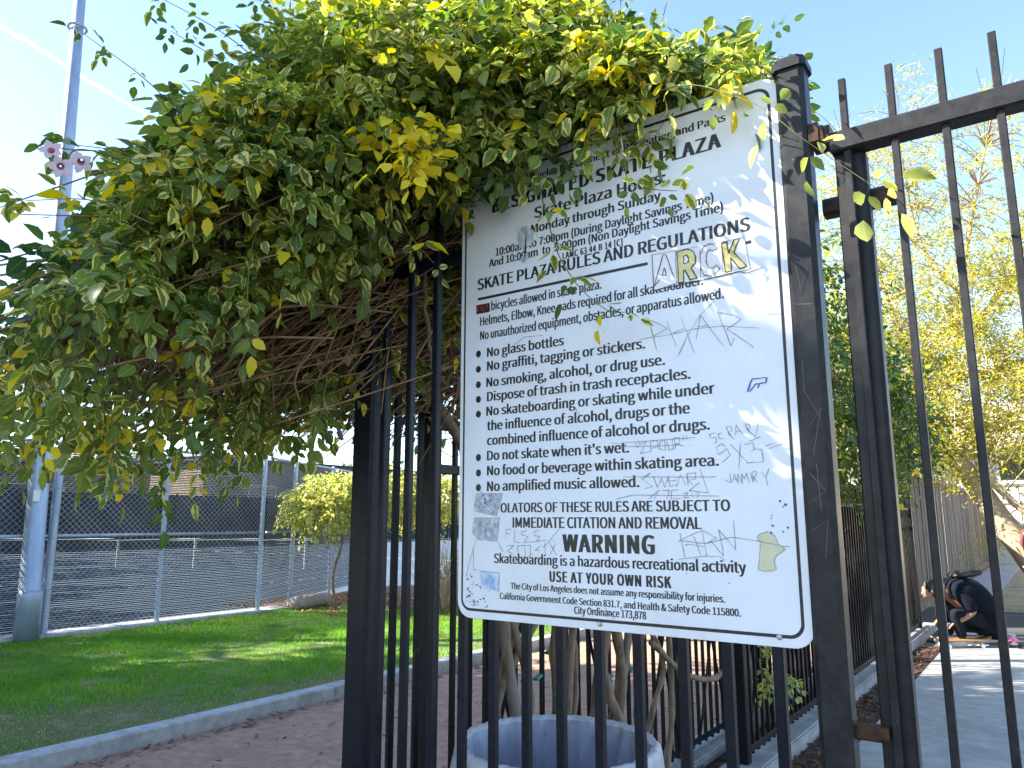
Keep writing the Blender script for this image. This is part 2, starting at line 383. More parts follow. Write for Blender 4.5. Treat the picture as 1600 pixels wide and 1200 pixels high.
def blob_samples(blobs, n, inner=.6, keep=None, thick=(.72, 1.08)):
    area = np.array([b[1][0] * b[1][1] + b[1][1] * b[1][2] + b[1][0] * b[1][2] for b in blobs]); pr = area / area.sum()
    P = []; Nn = []
    for b, q in zip(blobs, pr):
        m = int(n * q * 2.2); d = nrm(rng.normal(size=(m, 3)))
        # lumpy surface
        lump = 1 + .16 * np.sin(d[:, 0] * 7 + b[0][0] * 9) * np.sin(d[:, 1] * 6 + b[0][1] * 7 + 1) + .10 * np.sin(d[:, 2] * 11 + d[:, 0] * 5)
        p = np.array(b[0]) + d * np.array(b[1]) * (rng.uniform(*thick, m) * lump)[:, None]
        ok = np.ones(m, bool)
        for b2 in blobs:
            if b2 is not b: ok &= ~in_blob(p, b2, inner)
        nr = nrm(d / np.array(b[1]))
        if keep is not None: ok &= keep(p, nr)
        P.append(p[ok][: int(n * q)]); Nn.append(nr[ok][: int(n * q)])
    return np.concatenate(P), np.concatenate(Nn)
# ------------------------------------------------------------------ the ground and its coverings
def sheet(name, poly, z, mat, kind='structure'):
    b = MB(); b.add([(x, y, z) for x, y in poly], [tuple(range(len(poly)))]); o = b.build(name, mat); tag(o, kind=kind); return o
def rect(x0, x1, y0, y1): return [(x0, y0), (x1, y0), (x1, y1), (x0, y1)]
sheet('ground', rect(-900, 900, -900, 900), -.02, M['ground'])
sheet('tennis_court', rect(-44, -11.95, -30, 60), -.012, M['court'])
sheet('lawn', rect(-11.5, -5.72, -12, 30), -.006, M['lawnsoil'])
sheet('dirt_path', rect(-5.55, -2.25, -12, 40), -.010, M['dirt'])
sheet('planting_soil', rect(-13.4, -8.2, 9.1, 20), -.001, M['mulch'])
def slab(name, x0, x1, y0, y1, z0, z1, mat):
    bm = bmesh.new(); bmesh.ops.create_cube(bm, size=1)
    for v in bm.verts: v.co = Vector((x0 + (v.co.x + .5) * (x1 - x0), y0 + (v.co.y + .5) * (y1 - y0), z0 + (v.co.z + .5) * (z1 - z0)))
    bmesh.ops.bevel(bm, geom=bm.edges[:], offset=.012, segments=2, affect='EDGES')
    me = bpy.data.meshes.new(name); bm.to_mesh(me); bm.free(); me.materials.append(mat)
    return link(bpy.data.objects.new(name, me))
b = MB()
for i in range(14):
    y = -10 + i * 3.0; dxm = .012 * math.sin(i * 2.3)
    b.bar((-5.62 + dxm, y, .03), (-5.62 + dxm, y + 2.985, .03), .16, .15, .012)
tag(b.build('path_edging', M['kerbc']), kind='structure')
b = MB(); b.box(-11.9, -11.5, -20, 9.2, -.3, .045); tag(b.build('court_kerb', M['kerbc']), kind='structure')
tag(slab('planter_kerb', -1.86, -1.63, 2.3, 13.0, -.2, .11, M['concrete']), kind='structure')
tag(slab('rear_planter_kerb', -2.24, -1.99, 2.2, 13.0, -.2, .12, M['concrete']), kind='structure')
sheet('planter_soil', rect(-1.99, -1.86, 2.3, 13), .06, M['mulch'])
sheet('mulch_strip', rect(-1.63, -1.36, 1.0, 11.3), .004, M['mulch'])
tag(slab('walkway', -1.36, 2.2, 1.95, 11.9, -.2, .012, noisy('pale_walk_concrete', (.36, .34, .31), (.47, .45, .42), 7, .85, c3=(.33, .32, .30), bs=.2, bd=.003, detail=8)), kind='structure')
sheet('asphalt_path', [(-2.3, 11.9), (4, 11.9), (4, 15.6), (-2.3, 16.4)], .002, M['asphalt'])
sheet('straw_ground', [(-2.2, 16.4), (8, 15.6), (8, 34), (-2.2, 34)], .003, M['straw'])
tag(slab('pale_walk', -2.05, -1.25, 17.2, 33, -.1, .05, M['kerbc']), kind='structure')

# court lines painted on the playing surface
b = MB()
for (x0, x1, y0, y1) in ((-17.0, -16.93, 0, 24), (-38.0, -37.9, 0, 24), (-37.9, -15.6, 23.9, 24)):
    b.box(x0, x1, y0, y1, -.0115, -.006)
tag(b.build('court_lines', noisy('worn_line_paint', (.22, .23, .24), (.42, .42, .42), 9, .8, bs=0)), kind='structure')

# mulch chips, litter, straw clumps: uncountable
b = MB()
def chips(n, x0, x1, y0, y1, z, s0, s1):
    for _ in range(n):
        x, y = random.uniform(x0, x1), random.uniform(y0, y1); a = random.uniform(0, 6.28); s = random.uniform(s0, s1); h = s * random.uniform(.12, .3)
        d = Vector((math.cos(a), math.sin(a), random.uniform(-.3, .4))) * s; c = Vector((x, y, z + random.uniform(0, .02)))
        b.bar(c - d, c + d, s * random.uniform(.35, .9), h, 0)
chips(900, -1.62, -1.37, 2.5, 11.2, .012, .01, .035); chips(150, -1.97, -1.88, 2.5, 8, .07, .01, .03)
tag(b.build('mulch_chips', noisy('bark_chip', (.06, .03, .018), (.2, .11, .07), 14, .9)), kind='stuff')
b = MB(); chips(700, -12.9, -8.6, 9.1, 13, .005, .02, .06)
tag(b.build('leaf_litter', noisy('brown_litter', (.12, .06, .03), (.26, .15, .08), 6, .9)), kind='stuff')
b = MB(); chips(420, -5.4, -2.4, 2.0, 8, -.004, .004, .02); chips(160, -5.5, -5.35, 2.0, 8, -.004, .01, .03)
tag(b.build('path_litter', noisy('path_litter_brown', (.07, .045, .03), (.2, .13, .09), 6, .9)), kind='stuff')

# grass blades
def grass(name='grass', n=130000, mat='grassm', dry=False):
    x = rng.uniform(-11.5, -5.75, n); y = rng.uniform(1.6, 13.5, n)
    worn = np.clip((x + 6.9 + np.clip(4.2 - y, 0, 1.2)) / .9, 0, 1.1) * (.75 + .45 * np.sin(y * 1.9 + 1) * np.sin(y * .7 + x * 3)) + np.clip((y - 9.3 - .5 * (x + 11)) / 1.4, 0, 1)
    patch = (np.sin(x * 3.1 + 1.3 * np.sin(y * 2)) * np.sin(y * 2.3 + x) > .80) * .6
    ok = (rng.random(n) > worn + patch) if not dry else (rng.random(n) < np.clip(worn, 0, .9) * (y < 9)); x = x[ok]; y = y[ok]; n = len(x)
    h = rng.uniform(.022, .07, n) * (.5 if dry else 1) * (.8 + .4 * np.sin(x * 1.7) * np.sin(y * 1.3)); a = rng.uniform(0, 6.28, n); lean = rng.uniform(.1, .9, n) * h
    wv = rng.uniform(.003, .006, n); ca, sa = np.cos(a), np.sin(a); la = rng.uniform(0, 6.28, n)
    V = np.zeros((n, 3, 3)); z0 = np.full(n, -.006)
    V[:, 0] = np.stack([x - ca * wv, y - sa * wv, z0], 1); V[:, 1] = np.stack([x + ca * wv, y + sa * wv, z0], 1)
    V[:, 2] = np.stack([x + np.cos(la) * lean, y + np.sin(la) * lean, z0 + h], 1)
    me = bpy.data.meshes.new(name); me.vertices.add(n * 3); me.vertices.foreach_set('co', V.ravel().astype(np.float32))
    me.loops.add(n * 3); me.loops.foreach_set('vertex_index', np.arange(n * 3, dtype=np.int32))
    me.polygons.add(n); me.polygons.foreach_set('loop_start', np.arange(0, n * 3, 3, dtype=np.int32)); me.polygons.foreach_set('loop_total', np.full(n, 3, np.int32))
    me.materials.append(M[mat]); me.update(calc_edges=True)
    tag(link(bpy.data.objects.new(name, me)), kind='stuff')
grass(); grass('dry_grass', 90000, 'straw2', True)
# dry leaves lying on the lawn: countable, each its own thing
for i in range(14):
    x, y = (-7.6 + .9 * math.sin(i * 2.1), 2.9 + .52 * i)
    s = random.uniform(.05, .10)
    o = leaf_mesh('fallen_leaf', np.array([[0, 0, .045]]), np.array([[math.cos(i * 1.7), math.sin(i * 1.7), .15]]), np.array([[.2, .1, 1.]]), [s], M['deadleaf'], None, .38)
    o.location = (x, y, 0)
    tag(o, 'dry curled brown leaf lying on the green lawn', 'leaf', 'dry leaves fallen on the lawn')

# ------------------------------------------------------------------ iron fence in front, with its posts
D = 1.75
fa = empty('iron_fence', (-1.2, D, 0)); tag(fa, 'tall black iron picket fence carrying the white rules sign', 'fence')
def fpart(b, name, mat, root):
    return b.build(name, mat, root, origin=None)
def rel(o, root):
    # parts are built in world coordinates; a sub-part's parent already stands at the world origin
    if o.parent is root: o.matrix_parent_inverse = Matrix.Translation(-root.location)
    return o
for X in (-1.758, -1.646, -1.538, -1.42, -1.31, -1.2, -1.092, -.978, -.869, -.753, -.646, -.53):
    b = MB(); b.bar((X, D + .002 * math.sin(X * 40), .09), (X + .0015 * math.sin(X * 17), D, 2.6), .0235, .0235, .003); rel(b.build('picket', M['iron'], fa), fa)
b = MB(); b.bar((-1.845, D + .03, -.1), (-1.845, D + .03, 2.66), .095, .095, .01); rel(b.build('corner_post', M['iron'], fa), fa)
for t in (.17, .38, .59, .80):
    b = MB(); q = Vector((-1.845, D + .03, 0)).lerp(Vector((-2.1, 2.36, 0)), t); b.bar((q.x, q.y, .09), (q.x, q.y, 2.5), .0235, .0235, .003, up=(.4, .9, 0)); rel(b.build('picket', M['iron'], fa), fa)
b = MB(); b.bar((-1.87, D + .08, .2), (-2.08, 2.31, .2), .03, .04, .004); b.bar((-1.87, D + .08, 2.43), (-2.08, 2.31, 2.43), .03, .04, .004); rel(b.build('return_rails', M['iron'], fa), fa)
for z in (.2, 2.43):
    b = MB(); b.bar((-1.797, D + .03, z), (-.45, D + .03, z), .032, .04, .004); rel(b.build('rail', M['iron'], fa), fa)
gp = MB(); gp.bar((-.417, D + .0, -.1), (-.417, D + .0, 2.66), .066, .066, .011); gpo = rel(gp.build('gate_post', M['post'], fa), fa)
b = MB(); b.bar((-.417, D, 2.6605), (-.417, D, 2.678), .080, .080, .012); b.bar((-.417, D, 2.6785), (-.417, D, 2.69), .070, .070, .014); rel(b.build('post_cap', M['post'], gpo), fa)
b = MB()
# scratched lettering on the post face
for pts in ([(-.43, 2.17), (-.42, 2.10), (-.405, 2.16)], [(-.432, 2.08), (-.40, 2.075)], [(-.43, 1.95), (-.43, 1.88), (-.40, 1.82)], [(-.425, 1.80), (-.398, 1.84), (-.42, 1.74)], [(-.43, 1.70), (-.40, 1.66), (-.43, 1.64)], [(-.415, 1.72), (-.412, 1.62)], [(-.43, 1.58), (-.40, 1.60), (-.41, 1.52)]):
    b.tube([(x, D - .0335, z) for x, z in pts], .0007, 4)
rel(b.build('scratch', plain('bare_scratch', (.22, .12, .08), .7), gpo), fa)

# ------------------------------------------------------------------ gate
ga = empty('iron_gate', (.2, D, 0)); tag(ga, 'black iron picket gate hinged on the tall capped post', 'gate')
for i in range(11):
    X = -.307 + .0985 * i; b = MB(); b.bar((X, D, .1), (X, D, 2.606), .0158, .0158, .002); rel(b.build('picket', M['gate'], ga), ga)
b = MB(); b.bar((-.325, D + .024, .06), (-.325, D + .024, 2.44), .026, .03, .004); b.bar((-.294, D + .030, .06), (-.294, D + .030, 2.425), .034, .036, .005); b.bar((-.2755, D + .034, .06), (-.2755, D + .034, 2.425), .004, .03, 0); rel(b.build('stile', M['gate'], ga), ga)
b = MB(); b.bar((-.34, D + .008, 2.4525), (.80, D + .008, 2.4525), .052, .048, .004, up=(0, 0, 1)); rel(b.build('top_rail', M['gate'], ga), ga)
b = MB(); b.bar((-.31, D + .008, .16), (.80, D + .008, .16), .05, .048, .004); rel(b.build('bottom_rail', M['gate'], ga), ga)
b = MB(); b.bar((.76, D + .024, .06), (.76, D + .024, 2.42), .05, .04, .005); rel(b.build('stile', M['gate'], ga), ga)
b = MB()
b.bar((-.384, D + .012, 2.485), (-.362, D + .012, 2.485), .075, .05, .003); b.bar((-.3615, D + .012, 2.48), (-.352, D + .012, 2.48), .068, .04, .002); b.bar((-.3515, D + .012, 2.476), (-.3385, D + .012, 2.476), .06, .046, .003)
rel(b.build('upper_hinge', M['rust'], ga), ga)
b = MB(); b.bar((-.384, D + .085, 2.335), (-.215, D + .085, 2.335), .042, .042, .006); rel(b.build('slide_bolt', M['rust'], ga), ga)
b = MB(); b.bar((-.384, D + .02, 1.172), (-.338, D + .02, 1.172), .034, .03, .004); b.bar((-.3375, D + .0, 1.18), (-.318, D + .0, 1.18), .05, .025, .006); rel(b.build('lower_hinge', M['rust'], ga), ga)

# ------------------------------------------------------------------ the sign
SY = D - .018
sg = empty('rules_sign', (-.937, SY, 1.995)); tag(sg, 'scratched white metal sign with black skate plaza rules lettering', 'sign')
def rrect(x0, x1, z0, z1, r, n=8):
    out = []
    for cx, cz, a0 in ((x1 - r, z1 - r, 0), (x0 + r, z1 - r, 90), (x0 + r, z0 + r, 180), (x1 - r, z0 + r, 270)):
        for k in range(n + 1): a = R(a0 + 90 * k / n); out.append((cx + r * math.cos(a), cz + r * math.sin(a)))
    return out
X0, X1, Z0, Z1 = -1.426, -.446, 1.328, 2.664
P = rrect(X0, X1, Z0, Z1, .045); n = len(P)
b = MB(); P2 = rrect(X0 + .0008, X1 - .0008, Z0 + .0008, Z1 - .0008, .045)
b.add([(x, SY, z) for x, z in P2] + [(x, SY + .0008, z) for x, z in P] + [(x, SY + .003, z) for x, z in P],
      [tuple(range(n))] + [(i, n + i, n + (i + 1) % n, (i + 1) % n) for i in range(n)] + [(n + i, 2 * n + i, 2 * n + (i + 1) % n, n + (i + 1) % n) for i in range(n)] + [tuple(range(3 * n - 1, 2 * n - 1, -1))])
rel(b.build('panel', M['sign'], sg), sg)
def flat(polys, y, name, mat):
    b = MB()
    for p in polys: b.add([(x, y, z) for x, z in p], [tuple(range(len(p)))])
    return rel(b.build(name, mat, sg), sg)
def ribbon(lines, wd, y, name, mat):
    b = MB()
    for k, pts in enumerate(lines):
        for i in range(len(pts) - 1):
            a = np.array(pts[i]); c = np.array(pts[i + 1]); d = c - a; L = math.hypot(*d)
            if L < 1e-5: continue
            nn = np.array([-d[1], d[0]]) / L; m = 3; yy = y - .00003 * ((i + k) % 7)
            prev = None
            for t in range(m + 1):
                q = a + d * t / m + nn * random.uniform(-.0008, .0008) * (0 < t < m); ww = wd * random.uniform(.45, 1.1)
                cur = (q + nn * ww / 2, q - nn * ww / 2)
                if prev is not None: b.add([(p[0], yy, p[1]) for p in (prev[0], prev[1], cur[1], cur[0])], [(0, 1, 2, 3)])
                prev = cur
    return rel(b.build(name, mat, sg), sg)
# border line, set in from the edge
O = rrect(X0 + .0125, X1 - .0205, Z0 + .0195, Z1 - .0225, .032); I = rrect(X0 + .0185, X1 - .0275, Z0 + .0270, Z1 - .0300, .026); n = len(O)
b = MB(); b.add([(x, SY - .0005, z) for x, z in O + I], [(i, (i + 1) % n, n + (i + 1) % n, n + i) for i in range(n)]); rel(b.build('border_line', M['ink'], sg), sg)
TXT=[
  ('City of Los Angeles Department of Recreation and Parks', -1.3232, -0.5787, 2.5843, 0.021, 0),
  ('DESIGNATED SKATE PLAZA', -1.3056, -0.5956, 2.5184, 0.039, 2),
  ('Skate Plaza Hours:', -1.1539, -0.7451, 2.4643, 0.033, 0),
  ('Monday through Sunday.', -1.1654, -0.752, 2.4207, 0.026, 0),
  ('10:00am to 7:00pm (During Daylight Savings Time)', -1.2953, -0.6198, 2.3786, 0.024, 0),
  ('And 10:00am  to  5:00pm (Non Daylight Savings Time)', -1.3192, -0.597, 2.3486, 0.024, 0),
  ('LAMC 63 44 B 14 [C]', -1.0597, -0.8737, 2.3205, 0.019, 2),
  ('SKATE PLAZA RULES AND REGULATIONS', -1.3624, -0.5336, 2.2844, 0.034, 0),
  ('bicycles allowed in skate plaza.', -1.3099, -0.9399, 2.2131, 0.026, 0),
  ('Helmets, Elbow, Knee pads required for all skateboarder.', -1.3516, -0.6561, 2.1716, 0.026, 0),
  ('No unauthorized equipment, obstacles, or apparatus allowed.', -1.3512, -0.6064, 2.1284, 0.026, 0),
  ('No glass bottles', -1.3244, -1.0611, 2.0733, 0.027, 0),
  ('No graffiti, tagging or stickers.', -1.3241, -0.818, 2.0318, 0.027, 0),
  ('No smoking, alcohol, or drug use.', -1.3261, -0.7653, 1.983, 0.027, 0),
  ('Dispose of trash in trash receptacles.', -1.3234, -0.6996, 1.9405, 0.027, 0),
  ('No skateboarding or skating while under', -1.3254, -0.6402, 1.8978, 0.027, 0),
  ('the influence of alcohol, drugs or the', -1.3228, -0.705, 1.8551, 0.027, 0),
  ('combined influence of alcohol or drugs.', -1.3225, -0.657, 1.8123, 0.027, 0),
  ("Do not skate when it's wet.", -1.3222, -0.8713, 1.7685, 0.027, 0),
  ('No food or beverage within skating area.', -1.3218, -0.6393, 1.7255, 0.027, 0),
  ('No amplified music allowed.', -1.3215, -0.8457, 1.6809, 0.027, 0),
  ('OLATORS OF THESE RULES ARE SUBJECT TO', -1.2737, -0.6172, 1.6204, 0.026, 0),
  ('IMMEDIATE CITATION AND REMOVAL', -1.2318, -0.6886, 1.5788, 0.028, 0),
  ('WARNING', -1.0689, -0.8117, 1.5177, 0.045, 2),
  ('Skateboarding is a hazardous recreational activity', -1.2962, -0.5874, 1.4819, 0.0255, 0),
  ('USE AT YOUR OWN RISK', -1.1116, -0.7698, 1.4396, 0.027, 2),
  ('The City of Los Angeles does not assume any responsibility for injuries.', -1.2391, -0.6397, 1.4145, 0.0165, 0),
  ('California Government Code Section 831.7, and Health & Safety Code 115800.', -1.2759, -0.6043, 1.3861, 0.0165, 0),
  ('City Ordinance 173,878', -1.0384, -0.8374, 1.3631, 0.018, 0),
]
BUL = [(-1.358, 2.0863), (-1.3576, 2.0396), (-1.3571, 1.9933), (-1.3567, 1.9492), (-1.3562, 1.9055), (-1.3549, 1.7779), (-1.3545, 1.7335), (-1.3541, 1.6913)]
G={
'phar':[[(-0.8042,2.1055),(-0.7851,2.0218)],[(-0.8042,2.1055),(-0.7753,2.0898),(-0.7541,2.0741),(-0.791,2.0606)],[(-0.7548,2.0936),(-0.7317,2.0265)],[(-0.7166,2.0973),(-0.686,2.0021)],[(-0.7389,2.0608),(-0.7103,2.0675)],[(-0.8298,2.0571),(-0.7418,2.0585),(-0.6855,2.0625),(-0.618,2.0604),(-0.5241,2.0411)],[(-0.6798,2.0361),(-0.6661,2.0947),(-0.6113,2.0094)],[(-0.6743,2.0662),(-0.647,2.0675)],[(-0.6227,2.0984),(-0.5944,2.0084)],[(-0.6229,2.0944),(-0.5853,2.0831),(-0.5667,2.0683),(-0.6027,2.0502),(-0.5802,2.0325),(-0.5403,1.9973)],[(-0.5944,2.0084),(-0.5858,2.0255)],[(-0.6294,2.125),(-0.6661,2.096),(-0.7013,2.0499),(-0.7271,2.002)]],
'a':[[(-0.7864,2.1889),(-0.7582,2.2706),(-0.7509,2.2691),(-0.7303,2.2025)],[(-0.7864,2.1889),(-0.771,2.2046)],[(-0.7632,2.2159),(-0.7557,2.2343),(-0.7516,2.2136),(-0.7632,2.2159)],[(-0.7886,2.2756),(-0.7867,2.1804)],[(-0.7867,2.179),(-0.6634,2.1828),(-0.5642,2.1868),(-0.5465,2.1793),(-0.5081,2.1863)]],
'c':[[(-0.6148,2.2569),(-0.6238,2.2685),(-0.6372,2.2728),(-0.6513,2.2661),(-0.66,2.2457),(-0.6604,2.2181),(-0.6519,2.1944),(-0.6358,2.1885),(-0.6192,2.1962),(-0.6102,2.204),(-0.6197,2.214),(-0.6294,2.2078),(-0.6401,2.2127),(-0.6452,2.2316),(-0.6424,2.2504),(-0.6338,2.2582),(-0.6273,2.2513),(-0.6148,2.2569)]],
'R':[[(-0.7203,2.2697),(-0.6931,2.271),(-0.6766,2.2618),(-0.6711,2.2453),(-0.6738,2.2291),(-0.6846,2.2188),(-0.67,2.191),(-0.6882,2.1889),(-0.701,2.2178),(-0.7045,2.2171),(-0.7046,2.1878),(-0.7194,2.1864)],[(-0.7029,2.2547),(-0.6938,2.2551),(-0.6891,2.2462),(-0.6918,2.2356),(-0.7026,2.2344)]],
'K':[[(-0.605,2.2657),(-0.5902,2.2679),(-0.5877,2.2374),(-0.5728,2.2695),(-0.5584,2.2704),(-0.5746,2.2373),(-0.5456,2.1964),(-0.5625,2.1937),(-0.5831,2.2256),(-0.5827,2.1923),(-0.5981,2.1915)]],
'stick':[[(-0.7886,2.2756),(-0.7245,2.2734),(-0.7237,2.1872),(-0.7861,2.1803)],[(-0.7245,2.2734),(-0.6594,2.2707),(-0.6606,2.1837),(-0.7237,2.1872)],[(-0.6594,2.2707),(-0.6048,2.2698),(-0.6038,2.1837),(-0.6606,2.1837)],[(-0.6048,2.2698),(-0.5479,2.2707),(-0.5371,2.1881),(-0.6038,2.1837)]],
'2pour':[[(-0.9169,1.793),(-0.692,1.7954)],[(-0.8987,1.7837),(-0.7308,1.7796)],[(-0.8533,1.7947),(-0.8449,1.778)],[(-0.8443,1.7968),(-0.8388,1.7831)],[(-0.8387,1.7884),(-0.821,1.7928),(-0.8395,1.7644),(-0.8102,1.7682)],[(-0.8103,1.7655),(-0.8094,1.7921),(-0.792,1.7937),(-0.7898,1.7777),(-0.807,1.776)],[(-0.7836,1.7905),(-0.7722,1.7925),(-0.7702,1.7687),(-0.7871,1.7723),(-0.7836,1.7905)],[(-0.7665,1.7922),(-0.7618,1.7683),(-0.7506,1.7703),(-0.7523,1.7965)],[(-0.745,1.77),(-0.7466,1.7988),(-0.7328,1.7979),(-0.7335,1.7824),(-0.7445,1.783),(-0.7227,1.7766)],[(-0.7243,1.8026),(-0.7222,1.7895)],[(-0.716,1.8047),(-0.7139,1.7916)]],
'swear':[[(-0.8358,1.6978),(-0.8121,1.7154),(-0.8386,1.7031),(-0.8076,1.6813),(-0.8307,1.6766)],[(-0.8066,1.7074),(-0.7963,1.6784),(-0.7841,1.7014),(-0.7766,1.6779),(-0.7643,1.706)],[(-0.7672,1.7035),(-0.7625,1.6801),(-0.7431,1.6822)],[(-0.7648,1.6931),(-0.7453,1.6951)],[(-0.746,1.6797),(-0.7338,1.7075),(-0.7213,1.6816)],[(-0.7174,1.7095),(-0.7159,1.6815),(-0.7174,1.7095),(-0.6958,1.7113),(-0.6965,1.6961),(-0.7154,1.6942),(-0.7025,1.6811)],[(-0.6847,1.721),(-0.6664,1.6628),(-0.7138,1.6688),(-0.6862,1.6883)],[(-0.8888,1.7074),(-0.6464,1.6996)],[(-0.9085,1.6516),(-0.8663,1.6615),(-0.6409,1.6548)],[(-0.8201,1.6502),(-0.7908,1.6731),(-0.8058,1.65)],[(-0.7853,1.6703),(-0.7656,1.6725),(-0.7721,1.6495)],[(-0.7408,1.6719),(-0.7602,1.6698),(-0.761,1.6493),(-0.7362,1.6515)],[(-0.7303,1.6615),(-0.7167,1.6648),(-0.728,1.6513),(-0.7145,1.6526)],[(-0.7087,1.6626),(-0.7038,1.6525)],[(-0.698,1.6624),(-0.69,1.6632),(-0.6932,1.6523)]],
'scrap':[[(-0.6444,1.8039),(-0.6582,1.7999),(-0.6535,1.7913),(-0.6416,1.7922),(-0.6404,1.7806),(-0.649,1.7789)],[(-0.6275,1.8028),(-0.6361,1.8001),(-0.6333,1.7884),(-0.6215,1.7893)],[(-0.6168,1.8152),(-0.608,1.7934),(-0.6152,1.8151),(-0.6035,1.8159),(-0.6023,1.806),(-0.6125,1.8018),(-0.5969,1.7846)],[(-0.5947,1.7942),(-0.5918,1.8183),(-0.5767,1.7946)],[(-0.591,1.802),(-0.5811,1.8046)],[(-0.5705,1.8184),(-0.562,1.7985),(-0.5705,1.8184),(-0.5609,1.8177),(-0.5598,1.808),(-0.5679,1.8069),(-0.5481,1.788),(-0.5412,1.8147)],[(-0.5631,1.7777),(-0.5371,1.7873)],[(-0.6192,1.7696),(-0.6289,1.7767),(-0.6427,1.7693),(-0.6369,1.751),(-0.6178,1.7647),(-0.6087,1.748),(-0.6294,1.7321)],[(-0.6073,1.7738),(-0.5873,1.7502),(-0.5705,1.7318)],[(-0.5843,1.7757),(-0.5907,1.7167)],[(-0.5747,1.772),(-0.5553,1.774),(-0.5513,1.7595),(-0.5612,1.7552)],[(-0.5513,1.7595),(-0.5356,1.7586),(-0.5335,1.7302),(-0.5723,1.7287)],[(-0.5257,1.766),(-0.5067,1.7712)],[(-0.5183,1.7593),(-0.4869,1.7685)]],
'jam':[[(-0.6125,1.7063),(-0.6103,1.6855),(-0.6265,1.6923)],[(-0.607,1.687),(-0.6028,1.7044),(-0.5941,1.6834)],[(-0.605,1.6933),(-0.5968,1.6946)],[(-0.5941,1.6834),(-0.5946,1.7041),(-0.5829,1.6815)],[(-0.5844,1.6847),(-0.5848,1.7054),(-0.5791,1.6925),(-0.5735,1.7066),(-0.5684,1.6827)],[(-0.564,1.7046),(-0.5603,1.6856)],[(-0.5588,1.684),(-0.5607,1.7077),(-0.5511,1.7089),(-0.5516,1.6995),(-0.5581,1.6966),(-0.5494,1.6838)],[(-0.5386,1.7069),(-0.53,1.6941),(-0.5209,1.7156)],[(-0.53,1.6941),(-0.5263,1.6769)]],
'shern':[[(-0.7459,1.5496),(-0.7103,1.5662),(-0.6859,1.576),(-0.6514,1.5589),(-0.6771,1.5459),(-0.7458,1.5512)],[(-0.6859,1.576),(-0.6768,1.5175)],[(-0.7071,1.5614),(-0.6919,1.5186)],[(-0.7251,1.5434),(-0.6809,1.5379)],[(-0.7415,1.5691),(-0.7317,1.5128)],[(-0.6651,1.5508),(-0.637,1.5185),(-0.6455,1.5779),(-0.6086,1.5332),(-0.61,1.5985)],[(-0.6771,1.5459),(-0.6136,1.561),(-0.5599,1.554),(-0.5084,1.5443),(-0.4862,1.5418)],[(-0.7476,1.5075),(-0.6785,1.5174),(-0.6453,1.5167),(-0.6343,1.5077)]],
'yel':[[(-0.5579,1.5617),(-0.5497,1.5694),(-0.534,1.5742),(-0.5191,1.5667),(-0.5112,1.5473),(-0.4969,1.5371),(-0.5189,1.5202),(-0.5225,1.5111),(-0.5192,1.4918),(-0.5422,1.488),(-0.5589,1.4904),(-0.5545,1.5131),(-0.5507,1.5527)]],
'flss':[[(-1.2362,1.5744),(-1.2558,1.5725),(-1.2558,1.5499)],[(-1.2558,1.5621),(-1.2405,1.5629)],[(-1.2253,1.5728),(-1.2275,1.5416),(-1.2061,1.5386)],[(-1.1847,1.5714),(-1.2039,1.5678),(-1.2017,1.5592),(-1.1806,1.556),(-1.1954,1.5387)],[(-1.1429,1.5734),(-1.1616,1.5681),(-1.1596,1.558),(-1.1431,1.5565),(-1.1535,1.5428)],[(-1.1954,1.5387),(-1.1206,1.5467)],[(-1.2514,1.5291),(-1.2275,1.5313),(-1.2492,1.5153),(-1.2275,1.5055)],[(-1.2168,1.5298),(-1.1912,1.532),(-1.1913,1.5014),(-1.2147,1.499),(-1.2168,1.5298)],[(-1.1954,1.5319),(-1.1723,1.5323)],[(-1.1723,1.5323),(-1.1745,1.5052)],[(-1.1371,1.5347),(-1.1578,1.5191),(-1.1413,1.5178)],[(-1.1268,1.5399),(-1.1251,1.5065)],[(-1.1126,1.5401),(-1.0888,1.5075)],[(-1.0904,1.5405),(-1.1129,1.5052)],[(-1.0779,1.5805),(-1.1125,1.5435),(-1.133,1.5281)],[(-1.1662,1.5088),(-1.1808,1.5017),(-1.2211,1.4869)]],
'patch1':[[(-1.3609,1.675),(-1.2672,1.6732),(-1.2893,1.6112),(-1.3674,1.6259)]],
'patch2':[[(-1.3672,1.606),(-1.2781,1.6059),(-1.2867,1.5407),(-1.3549,1.5467),(-1.3737,1.5645)]],
'blue':[[(-1.3471,1.4584),(-1.2784,1.4558),(-1.2795,1.4042),(-1.3039,1.4098),(-1.315,1.4007),(-1.3308,1.4102),(-1.3423,1.4271)]],
'leftl':[[(-1.3572,1.5467),(-1.3708,1.5179),(-1.3956,1.4423)],[(-1.3471,1.4584),(-1.2784,1.4558),(-1.2795,1.4042)],[(-1.3853,1.3724),(-1.3509,1.3744),(-1.3508,1.3658),(-1.3782,1.3623)],[(-1.2823,1.5373),(-1.2645,1.5132)],[(-1.3708,1.5179),(-1.3679,1.4629)]],
'misc':[[(-0.5604,1.8938),(-0.5483,1.9228),(-0.5143,1.9221),(-0.5179,1.9105),(-0.5415,1.91),(-0.5559,1.8934)],[(-0.5327,1.9091),(-0.5362,1.9004)]],
'cult':[[(-1.3669,2.2378),(-1.316,2.2371),(-1.3158,2.2094),(-1.3666,2.2097)]],
'grey':[[(-1.22,2.4463),(-1.1833,2.4496),(-1.1564,2.4276),(-1.1566,2.3924),(-1.1881,2.3758),(-1.1747,2.3457),(-1.1928,2.3338),(-1.2064,2.3503),(-1.1836,2.371),(-1.2109,2.3906)]],
